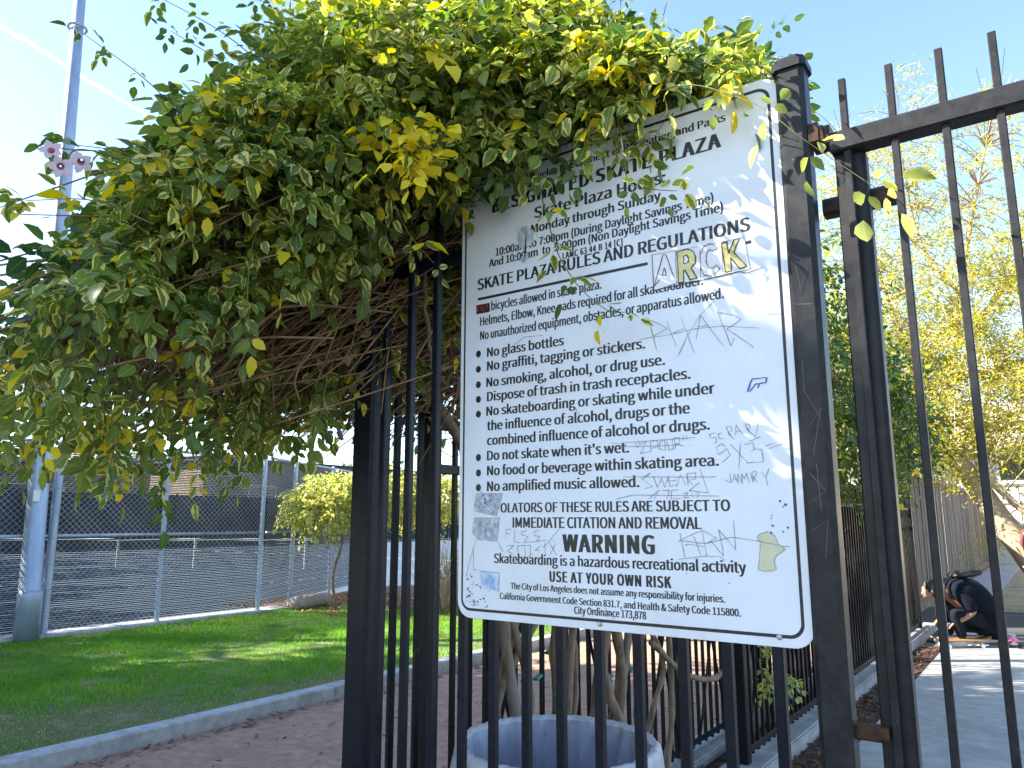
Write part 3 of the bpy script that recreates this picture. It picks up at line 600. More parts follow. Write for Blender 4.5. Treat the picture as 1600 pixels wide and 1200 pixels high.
'sc2':[[(-1.2295,2.0943),(-1.1891,2.1151),(-1.128,2.1101)],[(-0.5024,2.0723),(-0.472,2.0674)],[(-1.0138,1.8761),(-1.0273,1.8979)],[(-0.9487,1.383),(-0.9225,1.3571)]],
}
def sign_font():
    # Blender's own bundled grotesque; its built-in face if that is not there
    try:
        import os
        return bpy.data.fonts.load(os.path.join(bpy.utils.system_resource('DATAFILES', path='fonts'), 'Noto Sans CJK Regular.woff2'))
    except Exception: return None
FONT = sign_font()
def text_polys(txt, bold):
    c = bpy.data.curves.new('lettering', 'FONT'); c.body = txt; c.font = FONT or c.font; c.size = 1; c.fill_mode = 'BOTH'; c.resolution_u = 4; c.space_character = 1.07 if bold == 2 else 1.0
    o = bpy.data.objects.new("lettering", c); COL.objects.link(o)
    dg = bpy.context.evaluated_depsgraph_get(); me = bpy.data.meshes.new_from_object(o.evaluated_get(dg))
    v = np.array([(p.co.x, p.co.y) for p in me.vertices]); f = [tuple(p.vertices) for p in me.polygons]
    bpy.data.objects.remove(o); bpy.data.curves.remove(c); bpy.data.meshes.remove(me); return v, f
capv, _ = text_polys('H', 0); CAPH = capv[:, 1].max() - capv[:, 1].min()
b = MB()
for txt, x0, x1, zb, cap, bold in TXT:
    v, f = text_polys(txt, bold); sx = (x1 - x0) / (v[:, 0].max() - v[:, 0].min()); sz = cap / CAPH
    for k, sh in enumerate(((-.016, 0, .016), (), (-.026, -.01, .01, .026))[bold] if bold else (-.016, 0, .016)):
        b.add([(x0 + (p[0] + sh - v[:, 0].min()) * sx, SY - .0006 - .00003 * k, zb + p[1] * sz) for p in v], f)
for (x, z) in BUL:
    b.add([(x + .0095 * math.cos(a), SY - .0006, z + .0105 * math.sin(a)) for a in np.linspace(0, 6.28, 17)[:-1]], [tuple(range(16))])
for (x0, x1) in ((-1.362, -.802), (-.548, -.532)):
    b.add([(x0, SY - .0006, 2.2515), (x1, SY - .0006, 2.2515), (x1, SY - .0006, 2.2595), (x0, SY - .0006, 2.2595)], [(0, 1, 2, 3)])
rel(b.build('lettering', M['ink'], sg), sg)
flat(G['stick'], SY - .0010, 'clear_sticker', M['clearfilm'])
Rr, Rh = G['R']
flat([Rr[:2] + Rr[2:]], SY - .0016, 'gold_letter', M['gold']); flat([Rh], SY - .0019, 'letter_hole', M['clearfilm'])
flat(G['K'], SY - .0016, 'gold_letter', M['gold'])
ribbon([Rr + [Rr[0]], Rh + [Rh[0]], G['K'][0] + [G['K'][0][0]]], .0034, SY - .0022, 'letter_outline', M['ink'])
ribbon(G['c'] + G['a'], .0022, SY - .0024, 'letter_outline', M['ink'])
flat(G['cult'], SY - .0014, 'small_black_sticker', M['ink'])
cx0, cz0 = G['cult'][0][3]; cx1, cz1 = G['cult'][0][1]
red = []
for k, seg in enumerate(([[(0, 0), (0, 1), (.8, 1)], [(0, .5), (.7, .5)]], [[(0, 1), (.4, .5), (.8, 1)], [(.4, .5), (.3, 0)]], [[(0, 1), (0, 0), (.8, .1)], [(0, .5), (.6, .6)]], [[(0, 1), (.9, 1)], [(.45, 1), (.4, 0)]])):
    for s_ in seg: red.append([(cx0 + .004 + (cx1 - cx0 - .008) * (k + .8 * p[0] + .1) / 4, cz0 + .006 + (cz1 - cz0 - .012) * p[1]) for p in s_])
ribbon(red, .0026, SY - .0019, 'sticker_writing', M['red'])
flat(G['yel'], SY - .0012, 'torn_yellow_patch', M['yellowpatch']); flat(G['blue'], SY - .0011, 'blue_stain', M['bluepatch'])
flat(G['patch1'] + G['patch2'], SY - .0010, 'grey_sticker_remains', M['greypatch']); flat(G['grey'], SY - .0012, 'grey_paint_smear', M['greypatch'])
ribbon([l for k in ('phar', '2pour', 'swear', 'scrap', 'jam', 'shern', 'flss', 'leftl', 'sc2') for l in G[k]], .0015, SY - .0015, 'scratched_writing', M['scratch'])
ribbon([p + [p[0]] for p in G['stick'] + G['yel'] + G['patch1'] + G['patch2']], .0012, SY - .0017, 'sticker_outline', M['scratch'])
ribbon(G['misc'], .0035, SY - .0016, 'blue_marker_tag', M['blueink'])
# scribbles inside the two grey remains, specks of ink
ln = []
for p in G['patch1'] + G['patch2']:
    xs = [q[0] for q in p]; zs = [q[1] for q in p]
    for _ in range(26):
        x, z = random.uniform(min(xs) + .006, max(xs) - .01), random.uniform(min(zs) + .008, max(zs) - .008)
        a = random.uniform(0, 6.28); ln.append([(x + .006 * math.cos(a + t) * (1 + .3 * t), z + .006 * math.sin(a + t)) for t in (0, .8, 1.6, 2.4)])
ribbon(ln, .0012, SY - .0018, 'scribble', M['scratch'])
sp = []
for cx, cz, sx, sz, k in ((-1.36, 1.39, .04, .05, 40), (-1.38, 1.45, .03, .05, 16), (-.51, 1.60, .02, .04, 10), (-1.33, 1.66, .02, .03, 14), (-.95, 1.5, .4, .5, 40)):
    for _ in range(k):
        x, z = random.gauss(cx, sx * .6), random.gauss(cz, sz * .6)
        if X0 + .03 < x < X1 - .04 and Z0 + .03 < z < Z1 - .1:
            r = random.uniform(.0008, .0032) * (.5 if k == 40 and sx > .1 else 1); a = random.uniform(0, 6)
            sp.append([(x + r * math.cos(a + t) * random.uniform(.6, 1.6), z + r * math.sin(a + t)) for t in np.linspace(0, 5.2, 6)])
flat(sp, SY - .0013, 'ink_speck', M['blueink'])
for (x, z) in ((-.9646, 1.3435), (-.5211, 1.350), (-.93, 2.652)):
    b = MB(); b.lathe([(0.0001, 0), (.006, 0), (.0065, -.002), (.0045, -.004), (.0001, -.0042)], (0, 0, 0), 10)
    b.v = [(x + p[0], SY - .0012 + p[2], z + p[1]) for p in b.v]; rel(b.build('bolt', M['steel'], sg), sg)

# ------------------------------------------------------------------ bin behind the fence
bc = (-1.40, 2.215)
bn = empty('rubbish_bin', (*bc, 0)); tag(bn, 'black drum rubbish bin with white plastic liner folded over its rim', 'bin')
b = MB(); b.lathe([(.0001, .02), (.27, .02), (.28, .03), (.292, .45), (.304, .48), (.298, .52), (.306, .86)], (0, 0, 0), 40); b.build('drum', M['drum'], bn, True)
def wob(a, r, z):
    k = 1 if z > .6 else .8
    return .009 * math.sin(a * 23 + z * 9 + math.sin(a * 5)) * k * (.3 + min(1, abs(z - .9) * 9)) + .008 * math.sin(a * 11 - z * 22 + 1) * min(1, abs(z - .9) * 7) + .004 * math.sin(a * 41 + z * 40) * (z > .62)
b = MB(); b.lathe([(.0001, .22), (.15, .24), (.205, .34), (.235, .5), (.262, .65), (.280, .76), (.292, .83), (.302, .885), (.308, .897), (.316, .9), (.324, .893), (.329, .87), (.333, .80), (.338, .72), (.345, .66), (.352, .625), (.343, .63)], (0, 0, 0), 160, 0, wob); b.mi = [1 if (i // 160) < 7 else 0 for i in range(len(b.f))]; b.build('liner', [M['bag'], M['bagshade']], bn, True)

# ------------------------------------------------------------------ twin trellis fences running away along the planter
def long_fence(X, y0, y1, ztop, label, sides, bx):
    f = empty('trellis_fence', (X, y0, 0)); tag(f, label, 'fence')
    y = y0 + .16; k = 0
    while y < y1 and k < 98:
        b = MB(); b.bar((X, y, .13), (X, y, ztop - .02), .019, .019, 0); rel(b.build('picket', M['farmetal'], f), f); y += .112; k += 1
    y = y0
    while y <= y1:
        b = MB(); b.bar((X, y, .0), (X, y, ztop + .03), .072, .072, .006); rel(b.build('post', M['farmetal'], f), f); y += 2.44
    for z in (.17, ztop - .24, ztop - .055):
        b = MB(); b.bar((X + .001, y0 + .05, z), (X + .001, y1, z), .03, .04, .003); rel(b.build('rail', M['farmetal'], f), f)
    y = y0 + .2; 
    while y < min(y1, y0 + 8) - .6:
        for s_ in (0, 1):
            b = MB(); b.tube([(bx, y + .02, .2 if s_ else ztop - .55), (bx + .02 * (1 if s_ else -.1), y + .52, ztop - .55 if s_ else .2)], .0085, 6); rel(b.build('brace', M['farmetal'], f), f)
        y += .81
    return f
long_fence(-2.1, 2.36, 12.6, 2.05, 'low black trellis fence behind the vine trunks beside the dirt path', 1, -2.06)
long_fence(-1.75, 4.95, 12.6, 1.99, 'low black trellis fence on the kerb beside the concrete walkway', 1, -1.785)

# ------------------------------------------------------------------ timber fence
wf = empty('timber_fence', (-2.25, 14, 0)); tag(wf, 'weathered grey timber board fence along the walkway', 'fence')
b = MB(); y = 12.9; k = 0
while y < 36:
    wd = random.uniform(.17, .24); h = 2.62 + random.uniform(-.04, .03) + (.12 if y < 17.5 and (k // 3) % 2 == 0 else 0) - .004 * (y - 13); xo = random.choice((0, .02, 0, .012)) + random.uniform(0, .006)
    b.bar((-2.27 + xo, y + wd / 2, .16), (-2.27 + xo, y + wd / 2, h), wd - .008, .022, .003, up=(1, 0, 0)); y += wd; k += 1
for i, y in enumerate(np.arange(13, 36, 2.4)): b.bar((-2.34, y, 0), (-2.34, y, 2.4), .09, .09, .004)
rel(b.build('boards', M['wood'], wf), wf)
for z in (2.48, .18):
    b = MB(); b.bar((-2.21, 12.95, z), (-2.21, 36, z - .05), .06, .09, .004); rel(b.build('rail', M['woodrail'], wf), wf)
b = MB(); b.bar((-2.17, 12.95, .05), (-2.17, 36, .05), .05, .2, .004); rel(b.build('kickboard', M['woodrail'], wf), wf)

# ------------------------------------------------------------------ tennis court fence
def court_fence(p0, p1, zt, posts, label, cats, sp=.062):
    p0 = Vector((*p0, 0)); p1 = Vector((*p1, 0)); d = (p1 - p0); L = d.length; d.normalize(); nn = Vector((-d.y, d.x, 0))
    if nn.x > 0: nn = -nn
    f = empty('court_fence', p0); tag(f, label, 'fence')
    P_ = lambda t, z, o=0: p0 + d * t + Vector((0, 0, z)) + nn * o
    b = MB(); r = .0027; H = zt - .06; z0 = .05; s = -H
    while s < L:
        for sg_ in (1, -1):
            t0, t1, za, zb = s, s + H, z0, z0 + H
            if sg_ < 0: za, zb = zb, za
            ta, tb = max(t0, 0), min(t1, L)
            if tb - ta > .02:
                fa_ = (ta - t0) / H; fb = (tb - t0) / H
                b.tube([P_(ta, za + (zb - za) * fa_, .003 * sg_), P_(tb, za + (zb - za) * fb, .003 * sg_)], r, 3, cap=False)
        s += sp * 1.414
    rel(b.build('chain_link', M['fencewire'], f), f)
    b = MB(); z = .10; k = 0
    while z < zt - .05:
        o = .03 + .006 * math.sin(k * 1.7)
        b.bar(P_(0, z, o), P_(L, z, o), .002, .0195 + .003 * math.sin(k * 2.9), 0, up=(0, 0, 1)); z += .0275; k += 1
    o = b.build('windscreen', M['screen'], f); rel(o, f); tag(o, kind=None)
    for t in posts:
        b = MB(); b.tube([P_(t, -.1, -.05), P_(t, zt, -.05)], .058 if abs(t - 3.7) < .01 else .038, 14); b.lathe([(.0001, .05), (.03, .045), (.042, .01), (.042, 0)], P_(t, zt, -.05), 12); rel(b.build('post', M['galv'], f, False), f)
        c = MB()
        for z in np.arange(.3, zt, .35): c.lathe([(.042, -.012), (.044, 0), (.042, .012)] if abs(t - 3.7) > .01 else [(.0585, -.012), (.062, 0), (.0585, .012)], P_(t, z, -.05), 12)
        rel(c.build('tie_band', M['galv'], f), f)
    for z in (zt, 1.375):
        b = MB(); b.tube([P_(-.02, z, -.03), P_(L + .02, z, -.03)], .024, 10); rel(b.build('rail', M['galv'], f, True), f)
    return f
court_fence((-11.68, 1.4), (-11.68, 8.62), 2.70, (.4, 3.70, 5.35, 7.2), 'long chain link court fence with dark slatted windscreen beside the lawn', '')
court_fence((-11.72, 8.75), (-14.2, 13.6), 2.72, (1.05, 3.0, 5.2), 'chain link court fence panel angling away behind the pale bush', '')

# steel light pole in front of the court fence
lp = empty('light_pole', (-11.5, 4.84, 0)); tag(lp, 'tall tapered grey steel light pole beside the court fence', 'pole')
b = MB(); b.tube([(-.02 * z, -.015 * z, z) for z in (0, .6, .61, 3, 7, 12)], [.148, .145, .138, .125, .10, .07], 24); b.build('shaft', M['galv'], lp, True)
b = MB(); b.tube([(0, 0, z) for z in (.0, .58, .62, .66)], [.158, .156, .155, .14], 24); b.build('base_sleeve', M['galv'], lp, True)
b = MB(); b.bar((.10, -.10, 1.85), (.10, -.10, 2.0), .08, .02, .002, up=(1, 0, 0)); b.build('label_plate', M['white'], lp)
b = MB(); b.tube([(-.183 + .13 * math.cos(a), -.137 + .13 * math.sin(a), 9.15) for a in np.linspace(0, 6.28, 20)], .02, 6); b.build('bracket_ring', M['galv'], lp)
# rolled-up log at the fence foot
b = MB(); b.tube([(-11.35, 9.15, .12), (-11.36, 9.4, .125), (-11.55, 9.9, .12), (-11.6, 10.15, .12)], [.115, .125, .12, .11], 14); o = b.build('log', M['log'], None, True, origin=(-11.4, 9.6, 0)); tag(o, 'pale weathered log lying in the mulch at the court fence foot', 'log')

# tennis net on the far court
tn = empty('tennis_net', (-26, 12.5, 0)); tag(tn, 'tennis net with a white top band across the far court', 'net')
b = MB(); pa, pb = Vector((-29.9, 11.2, 0)), Vector((-20.5, 17.2, 0)); dd = (pb - pa)
b.bar(pa + Vector((0, 0, .94)), pb + Vector((0, 0, .94)), .05, .07, .005); rel(b.build('band', M['white'], tn), tn)
for t in (0.02, .4, .64, .98):
    b = MB(); q = pa + dd * t; b.tube([q, q + Vector((0, 0, .97))], .05, 10); rel(b.build('post', M['white'], tn), tn)
b = MB()
for k in range(90):
    q = pa + dd * (k / 89); b.bar(q + Vector((0, 0, .05)), q + Vector((0, 0, .9)), .006, .006, 0)
for k in range(9): b.bar(pa + Vector((0, 0, .05 + k * .1)), pb + Vector((0, 0, .05 + k * .1)), .006, .006, 0)
rel(b.build('mesh_netting', M['rubber'], tn), tn)
# dark screen fence on the far side, buildings beyond
b = MB(); b.box(-44.1, -44.0, -25, 70, 0, 3.1)
for y in np.arange(-25, 70, 3.2): b.bar((-43.95, y, 0), (-43.95, y, 3.25), .08, .08, .005)
o = b.build('far_court_screen', M['darkwall'], origin=(-44, 20, 0)); tag(o, 'dark screen fence along the far side of the tennis court', 'fence')
def building(name, x0, x1, y0, y1, h, label, wall, roof, wins, over=.5):
    r = empty(name, ((x0 + x1) / 2, (y0 + y1) / 2, 0)); tag(r, label, 'building')
    b = MB(); b.box(x0, x1, y0, y1, 0, h); rel(b.build('wall', wall, r), r)
    b = MB(); b.box(x0 - over, x1 + over, y0 - over, y1 + over, h + .003, h + .28); b.box(x0 - over - .1, x1 + over + .1, y0 - over - .1, y1 + over + .1, h + .283, h + .36); rel(b.build('roof', roof, r), r)
    for (ax, u0, u1, z0, z1) in wins:
        fr = MB(); pn = MB()
        if ax == 'x': 
            for (a0, a1, c0, c1) in ((u0 - .08, u1 + .08, z0 - .08, z0), (u0 - .08, u1 + .08, z1, z1 + .08), (u0 - .08, u0, z0, z1), (u1, u1 + .08, z0, z1), ((u0 + u1) / 2 - .03, (u0 + u1) / 2 + .03, z0, z1)): fr.box(x1 + .001, x1 + .07, a0, a1, c0, c1)
            pn.box(x1 + .001, x1 + .03, u0, u1, z0, z1)
        else:
            for (a0, a1, c0, c1) in ((u0 - .08, u1 + .08, z0 - .08, z0), (u0 - .08, u1 + .08, z1, z1 + .08), (u0 - .08, u0, z0, z1), (u1, u1 + .08, z0, z1), ((u0 + u1) / 2 - .03, (u0 + u1) / 2 + .03, z0, z1)): fr.box(a0, a1, y0 - .07, y0 - .001, c0, c1)
            pn.box(u0, u1, y0 - .03, y0 - .001, z0, z1)
        wo = fr.build('window', M['white'], r); rel(wo, r); po = pn.build('pane', M['glass'], wo); rel(po, r)
    return r
building('park_building', -64, -52, 33, 60, 6.0, 'tan flat roofed building beyond the tennis court', M['tanwall'], M['darkroof'], [('x', 37, 39.5, 2.8, 4.2), ('x', 43, 46, 2.8, 4.2), ('x', 50, 53, 2.8, 4.2)])
building('park_building', -66, -54, 8, 30, 5.2, 'low brown building behind the court, left of the tan one', M['tanwall'], M['darkroof'], [('x', 12, 15, 2.4, 3.8), ('x', 20, 24, 2.4, 3.8)])

# house beyond the timber fence
hs = empty('house', (3, 36, 0)); tag(hs, 'sunlit cream house with pitched shingle roof beyond the yellow tree', 'house')
b = MB(); b.box(-7, 14, 33, 43, 0, 4.25); rel(b.build('wall', M['stucco'], hs), hs)
b = MB(); b.add([(-7.8, 32.1, 4.15), (14.8, 32.1, 4.15), (14.8, 38, 6.3), (-7.8, 38, 6.3), (-7.8, 43.9, 4.15), (14.8, 43.9, 4.15), (-7.8, 32.1, 4.38), (14.8, 32.1, 4.38), (14.8, 38, 6.55), (-7.8, 38, 6.55), (-7.8, 43.9, 4.38), (14.8, 43.9, 4.38)],
      [(0, 1, 2, 3), (3, 2, 5, 4), (9, 8, 7, 6), (10, 11, 8, 9), (0, 6, 7, 1), (4, 5, 11, 10), (0, 3, 9, 6), (3, 4, 10, 9), (1, 7, 8, 2), (2, 8, 11, 5)]); rel(b.build('roof', M['roof'], hs), hs)
for (u0, u1, z0, z1) in ((-4.2, -2.9, 2.9, 4.0), (-1.6, 1.2, 3.0, 3.95), (3, 5, 3.0, 3.95)):
    b = MB()
    for (a0, a1, c0, c1) in ((u0 - .1, u1 + .1, z0 - .12, z0), (u0 - .1, u1 + .1, z1, z1 + .1), (u0 - .1, u0, z0, z1), (u1, u1 + .1, z0, z1), ((u0 + u1) / 2 - .04, (u0 + u1) / 2 + .04, z0, z1)): b.box(a0, a1, 32.9, 32.999, c0, c1)
    wo = rel(b.build('window', M['white'], hs), hs); b = MB(); b.box(u0, u1, 32.95, 32.998, z0, z1); rel(b.build('pane', M['glass'], wo), hs)
b = MB(); b.box(-7.02, 14.02, 32.93, 32.997, 2.2, 2.34); rel(b.build('trim_band', M['white'], hs), hs)
# ------------------------------------------------------------------ people and skateboards
def skin(name, verts, edges, rad, mat, parent, sub=2):
    me = bpy.data.meshes.new(name); me.from_pydata([tuple(v) for v in verts], edges, []); me.materials.append(mat)
    o = bpy.data.objects.new(name, me); link(o, parent)
    sk = o.modifiers.new('skin', 'SKIN'); sk.use_smooth_shade = True
    for i, v in enumerate(me.skin_vertices[0].data):
        r = rad[i]; v.radius = r if hasattr(r, '__len__') else (r, r); v.use_root = (i == 0)
    ss = o.modifiers.new('sub', 'SUBSURF'); ss.levels = sub; ss.render_levels = sub
    return o
def ellip(b, c, r, n=14, mi=0, k=10, fn=None):
    vs = []
    for i in range(k + 1):
        th = math.pi * i / k
        for j in range(n):
            a = 2 * math.pi * j / n; p = Vector((r[0] * math.sin(th) * math.cos(a), r[1] * math.sin(th) * math.sin(a), r[2] * math.cos(th)))
            if fn: p = fn(p)
            vs.append(p + Vector(c))
    b.add(vs, [(i * n + j, (i + 1) * n + j, (i + 1) * n + (j + 1) % n, i * n + (j + 1) % n) for i in range(k) for j in range(n)], mi)
def hand(v, e, r, root, base, d, side):
    """five short finger chains from a palm vertex"""
    d = Vector(d).normalized(); s = Vector(side).normalized()
    v.append(base); r.append(.03); pi = len(v) - 1; e.append((root, pi))
    for k, ln in enumerate((.07, .08, .075, .06)):
        b0 = len(v); o = s * (.026 * (k - 1.5) / 1.5)
        v += [base + d * .05 + o, base + d * (.05 + ln * .6) + o - Vector((0, 0, .01)), base + d * (.05 + ln) + o - Vector((0, 0, .03))]; r += [.011, .009, .008]
        e += [(pi, b0), (b0, b0 + 1), (b0 + 1, b0 + 2)]
    b0 = len(v); v += [base + s * -.04 + d * .02, base + s * -.055 + d * .06]; r += [.011, .009]; e += [(pi, b0), (b0, b0 + 1)]
cp = empty('person', (-1.12, 11.7, .0)); cp.rotation_euler = (0, 0, math.atan2(-.581, -.814))
tag(cp, 'person crouched over in a dark navy jacket and dark jeans on the walkway', 'person')
V3 = Vector
# body and legs (trousers as clothing over it) in local axes: x forward, y to the person's left, z up
v = [V3((-.16, 0, .36)), V3((-.02, 0, .52)), V3((.14, 0, .66)), V3((.26, 0, .72)), V3((.36, 0, .70))]; e = [(0, 1), (1, 2), (2, 3), (3, 4)]; r = [(.15, .12), (.14, .11), (.16, .12), (.06, .06), (.055, .055)]
for s in (1, -1):
    i = len(v); v += [V3((.15, .17 * s, .66)), V3((.02, .25 * s, .46)), V3((.18, .19 * s, .34))]; r += [.065, .048, .034]; e += [(2, i), (i, i + 1), (i + 1, i + 2)]
    hand(v, e, r, i + 2, v[i + 2] + V3((.05, -.02 * s, -.02)), (.8, -.1 * s, -.45), (.1, s, 0))
skin('body', v, e, r, M['skin'], cp)
v = [V3((-.17, 0, .34))]; e = []; r = [(.17, .15)]
for s in (1, -1):
    i = len(v); v += [V3((-.12, .1 * s, .33)), V3((.08, .15 * s, .40)), V3((.26, .16 * s, .45)), V3((.20, .15 * s, .27)), V3((.13, .14 * s, .11))]; r += [.12, .105, .085, .072, .06]; e += [(0, i), (i, i + 1), (i + 1, i + 2), (i + 2, i + 3), (i + 3, i + 4)]
skin('trousers', v, e, r, M['jeans'], cp)
v = [V3((.27, 0, .74)), V3((.14, 0, .74)), V3((-.02, 0, .70)), V3((-.18, 0, .57)), V3((-.29, 0, .40)), V3((-.34, 0, .22)), V3((-.345, 0, .07))]; e = [(i, i + 1) for i in range(6)]; r = [(.11, .11), (.23, .18), (.29, .21), (.31, .21), (.30, .17), (.27, .14), (.24, .08)]
for s in (1, -1):
    i = len(v); v += [V3((.15, .19 * s, .68)), V3((.06, .25 * s, .52)), V3((.05, .25 * s, .44))]; r += [.11, .09, .075]; e += [(1, i), (i, i + 1), (i + 1, i + 2)]
i = len(v); v += [V3((-.26, -.17, .30)), V3((-.30, -.2, .10))]; r += [.08, .06]; e += [(4, i), (i, i + 1)]
skin('jacket', v, e, r, M['jacket'], cp)
b = MB(); ellip(b, (.43, 0, .70), (.105, .078, .115), fn=lambda p: V3((p.x + .25 * max(0, -p.z), p.y, p.z))); b.build('head', M['skin'], cp, True)
b = MB(); ellip(b, (.41, 0, .725), (.118, .095, .125)); b.build('hair', M['hair'], cp, True)
b = MB(); ellip(b, (.535, 0, .655), (.014, .012, .02), 8, 0, 6); ellip(b, (.44, .08, .69), (.02, .01, .03), 8, 0, 6); ellip(b, (.44, -.08, .69), (.02, .01, .03), 8, 0, 6); b.build('nose_and_ears', M['skin'], cp, True)
for s in (1, -1):
    b = MB(); ellip(b, (.22, .14 * s, .055), (.14, .048, .055), fn=lambda p: V3((p.x, p.y, p.z * (1 if p.z < 0 else 1 - .35 * p.x / .14)))); b.build('shoe', M['shoe'], cp, True)
b = MB(); b.tube([(.205, -.152, .27), (.19, -.15, .2)], [.078, .074], 12); b.build('trouser_patch', M['lightdenim'], cp, True)
bp_ = MB(); ellip(bp_, (0, 0, 0), (.20, .16, .045), 16, 0, 8, lambda p: V3((math.copysign(abs(p.x / .20) ** .6 * .20, p.x), math.copysign(abs(p.y / .16) ** .6 * .16, p.y), p.z)))
bag = bp_.build('bag', M['rubber'], None, True); bag.location = (-1.08, 11.7, .91); bag.rotation_euler = (0, R(8), cp.rotation_euler.z)
tag(bag, 'flat black bag resting on the back of the crouched person', 'bag')
def board(name, loc, rz, mat, label, L=.78, wd=.2):
    t = empty(name, loc, rz); tag(t, label, 'skateboard')
    b = MB(); n = 14; vs = []
    for i in range(n + 1):
        x = -L / 2 + L * i / n; k = 1 - max(0, (abs(x) - L * .36) / (L * .14)) ** 2 * .75; z = .095 + max(0, abs(x) - L * .34) ** 1.4 * .7
        vs += [(x, -wd / 2 * k, z + .006), (x, wd / 2 * k, z + .006), (x, wd / 2 * k, z - .006), (x, -wd / 2 * k, z - .006)]
    fs = [(4 * i + j, 4 * i + (j + 1) % 4, 4 * i + 4 + (j + 1) % 4, 4 * i + 4 + j) for i in range(n) for j in range(4)] + [(3, 2, 1, 0), (4 * n, 4 * n + 1, 4 * n + 2, 4 * n + 3)]
    b.add(vs, fs); b.build('deck', mat, t, True)
    for x in (-L * .28, L * .28):
        b = MB(); b.bar((x, -wd * .36, .055), (x, wd * .36, .055), .03, .03, .006); b.bar((x, 0, .06), (x, 0, .088), .05, .05, .004); b.build('truck', M['steel'], t)
        for s in (-1, 1):
            b = MB(); b.tube([(x, s * wd * .34, .028), (x, s * wd * .34 + s * .034, .028)], .027, 14); b.build('wheel', M['cup'] if mat is M['deck'] else M['rubber'], t)
    return t
board('skateboard', (-1.17, 11.45, .012), R(35 + 4), M['deck'], 'orange wooden skateboard under the crouched person')
board('skateboard', (-.66, 11.86, .012), R(35 + 70), M['pink'], 'small pink skateboard standing just right of the crouched person', .45, .13)
b = MB(); b.lathe([(.0001, 0), (.032, 0), (.034, .005), (.042, .115), (.044, .12), (.040, .12), (.038, .112), (.031, .01), (.0001, .008)], (0, 0, 0), 18); o = b.build('cup', M['cup'], None, True); o.location = (-.66, 12.1, .012); tag(o, 'white plastic cup on the ground behind the pink skateboard', 'cup')

p2 = empty('person', (-.25, 13.6, 0)); tag(p2, 'person in red and navy top and white trousers standing behind the leaning tree trunk', 'person')
p2.rotation_euler = (0, 0, R(60))
v = [V3((0, 0, .95)), V3((0, 0, 1.15)), V3((0, 0, 1.38)), V3((0, 0, 1.53)), V3((.01, 0, 1.62))]; e = [(0, 1), (1, 2), (2, 3), (3, 4)]; r = [(.16, .11), (.145, .10), (.17, .11), (.055, .055), (.055, .055)]
for s in (1, -1):
    i = len(v); v += [V3((0, .19 * s, 1.42)), V3((.02, .25 * s, 1.16)), V3((.12, .22 * s, .95))]; r += [.06, .046, .034]; e += [(2, i), (i, i + 1), (i + 1, i + 2)]
    hand(v, e, r, i + 2, v[i + 2] + V3((.05, 0, -.05)), (.5, 0, -.8), (.3, s, 0))
    i = len(v); v += [V3((0, .1 * s, .86)), V3((.03, .11 * s, .49)), V3((0, .11 * s, .09)), V3((.13, .12 * s, .05))]; r += [.095, .065, .045, .04]; e += [(0, i), (i, i + 1), (i + 1, i + 2), (i + 2, i + 3)]
skin('body', v, e, r, M['skin'], p2)
b = MB(); ellip(b, (.02, 0, 1.72), (.095, .075, .115)); b.build('head', M['skin'], p2, True)
b = MB(); ellip(b, (0, 0, 1.75), (.108, .09, .105)); b.build('hair', M['hair'], p2, True)
v = [V3((0, 0, .98)), V3((0, 0, 1.2)), V3((0, 0, 1.42)), V3((0, 0, 1.5))]; e = [(0, 1), (1, 2), (2, 3)]; r = [(.18, .13), (.17, .125), (.19, .13), (.08, .07)]
for s in (1, -1):
    i = len(v); v += [V3((0, .2 * s, 1.41)), V3((.02, .255 * s, 1.18))]; r += [.078, .068]; e += [(2, i), (i, i + 1)]
skin('jacket', v, e, r, M['redcloth'], p2)
v = [V3((0, 0, .95))]; e = []; r = [(.175, .13)]
for s in (1, -1):
    i = len(v); v += [V3((0, .1 * s, .85)), V3((.03, .11 * s, .5)), V3((0, .11 * s, .14))]; r += [.11, .085, .07]; e += [(0, i), (i, i + 1), (i + 1, i + 2)]
skin('trousers', v, e, r, M['whitecloth'], p2)
b = MB(); ellip(b, (-.17, 0, 1.25), (.10, .16, .22), 14, 0, 10); b.build('backpack', M['jeans'], p2, True)

# ------------------------------------------------------------------ the big vine
VO = Vector((-2.0, 2.6, 0))
vine = empty('flowering_vine', VO); tag(vine, 'huge variegated flowering vine sprawling over the sign and front fence', 'vine')
def proj(p):
    m_ = np.array(cam.rotation_euler.to_matrix()); q = (p - np.array(cam.location)) @ m_; zc = np.minimum(q[:, 2], -.05); return 800 - 1180 * q[:, 0] / zc, 600 + 1180 * q[:, 1] / zc
BL = [((-2.28, 1.20, 2.24), (.62, .62, .40)), ((-1.98, 1.62, 2.72), (.72, .55, .50)), ((-2.35, 1.7, 2.5), (.75, .7, .5)), ((-1.42, 1.90, 2.92), (.62, .36, .40)),
      ((-.93, 2.02, 2.78), (.42, .26, .20)), ((-2.1, 2.5, 2.75), (.9, .7, .55)), ((-1.1, 2.35, 3.05), (.5, .35, .3)), ((-1.85, 1.18, 2.52), (.34, .28, .26)),
      ((-1.30, 1.70, 2.74), (.24, .13, .16)), ((-1.0, 1.72, 2.74), (.26, .11, .13)), ((-.76, 1.75, 2.74), (.22, .09, .10)), ((-1.60, 1.55, 2.62), (.3, .25, .28))]
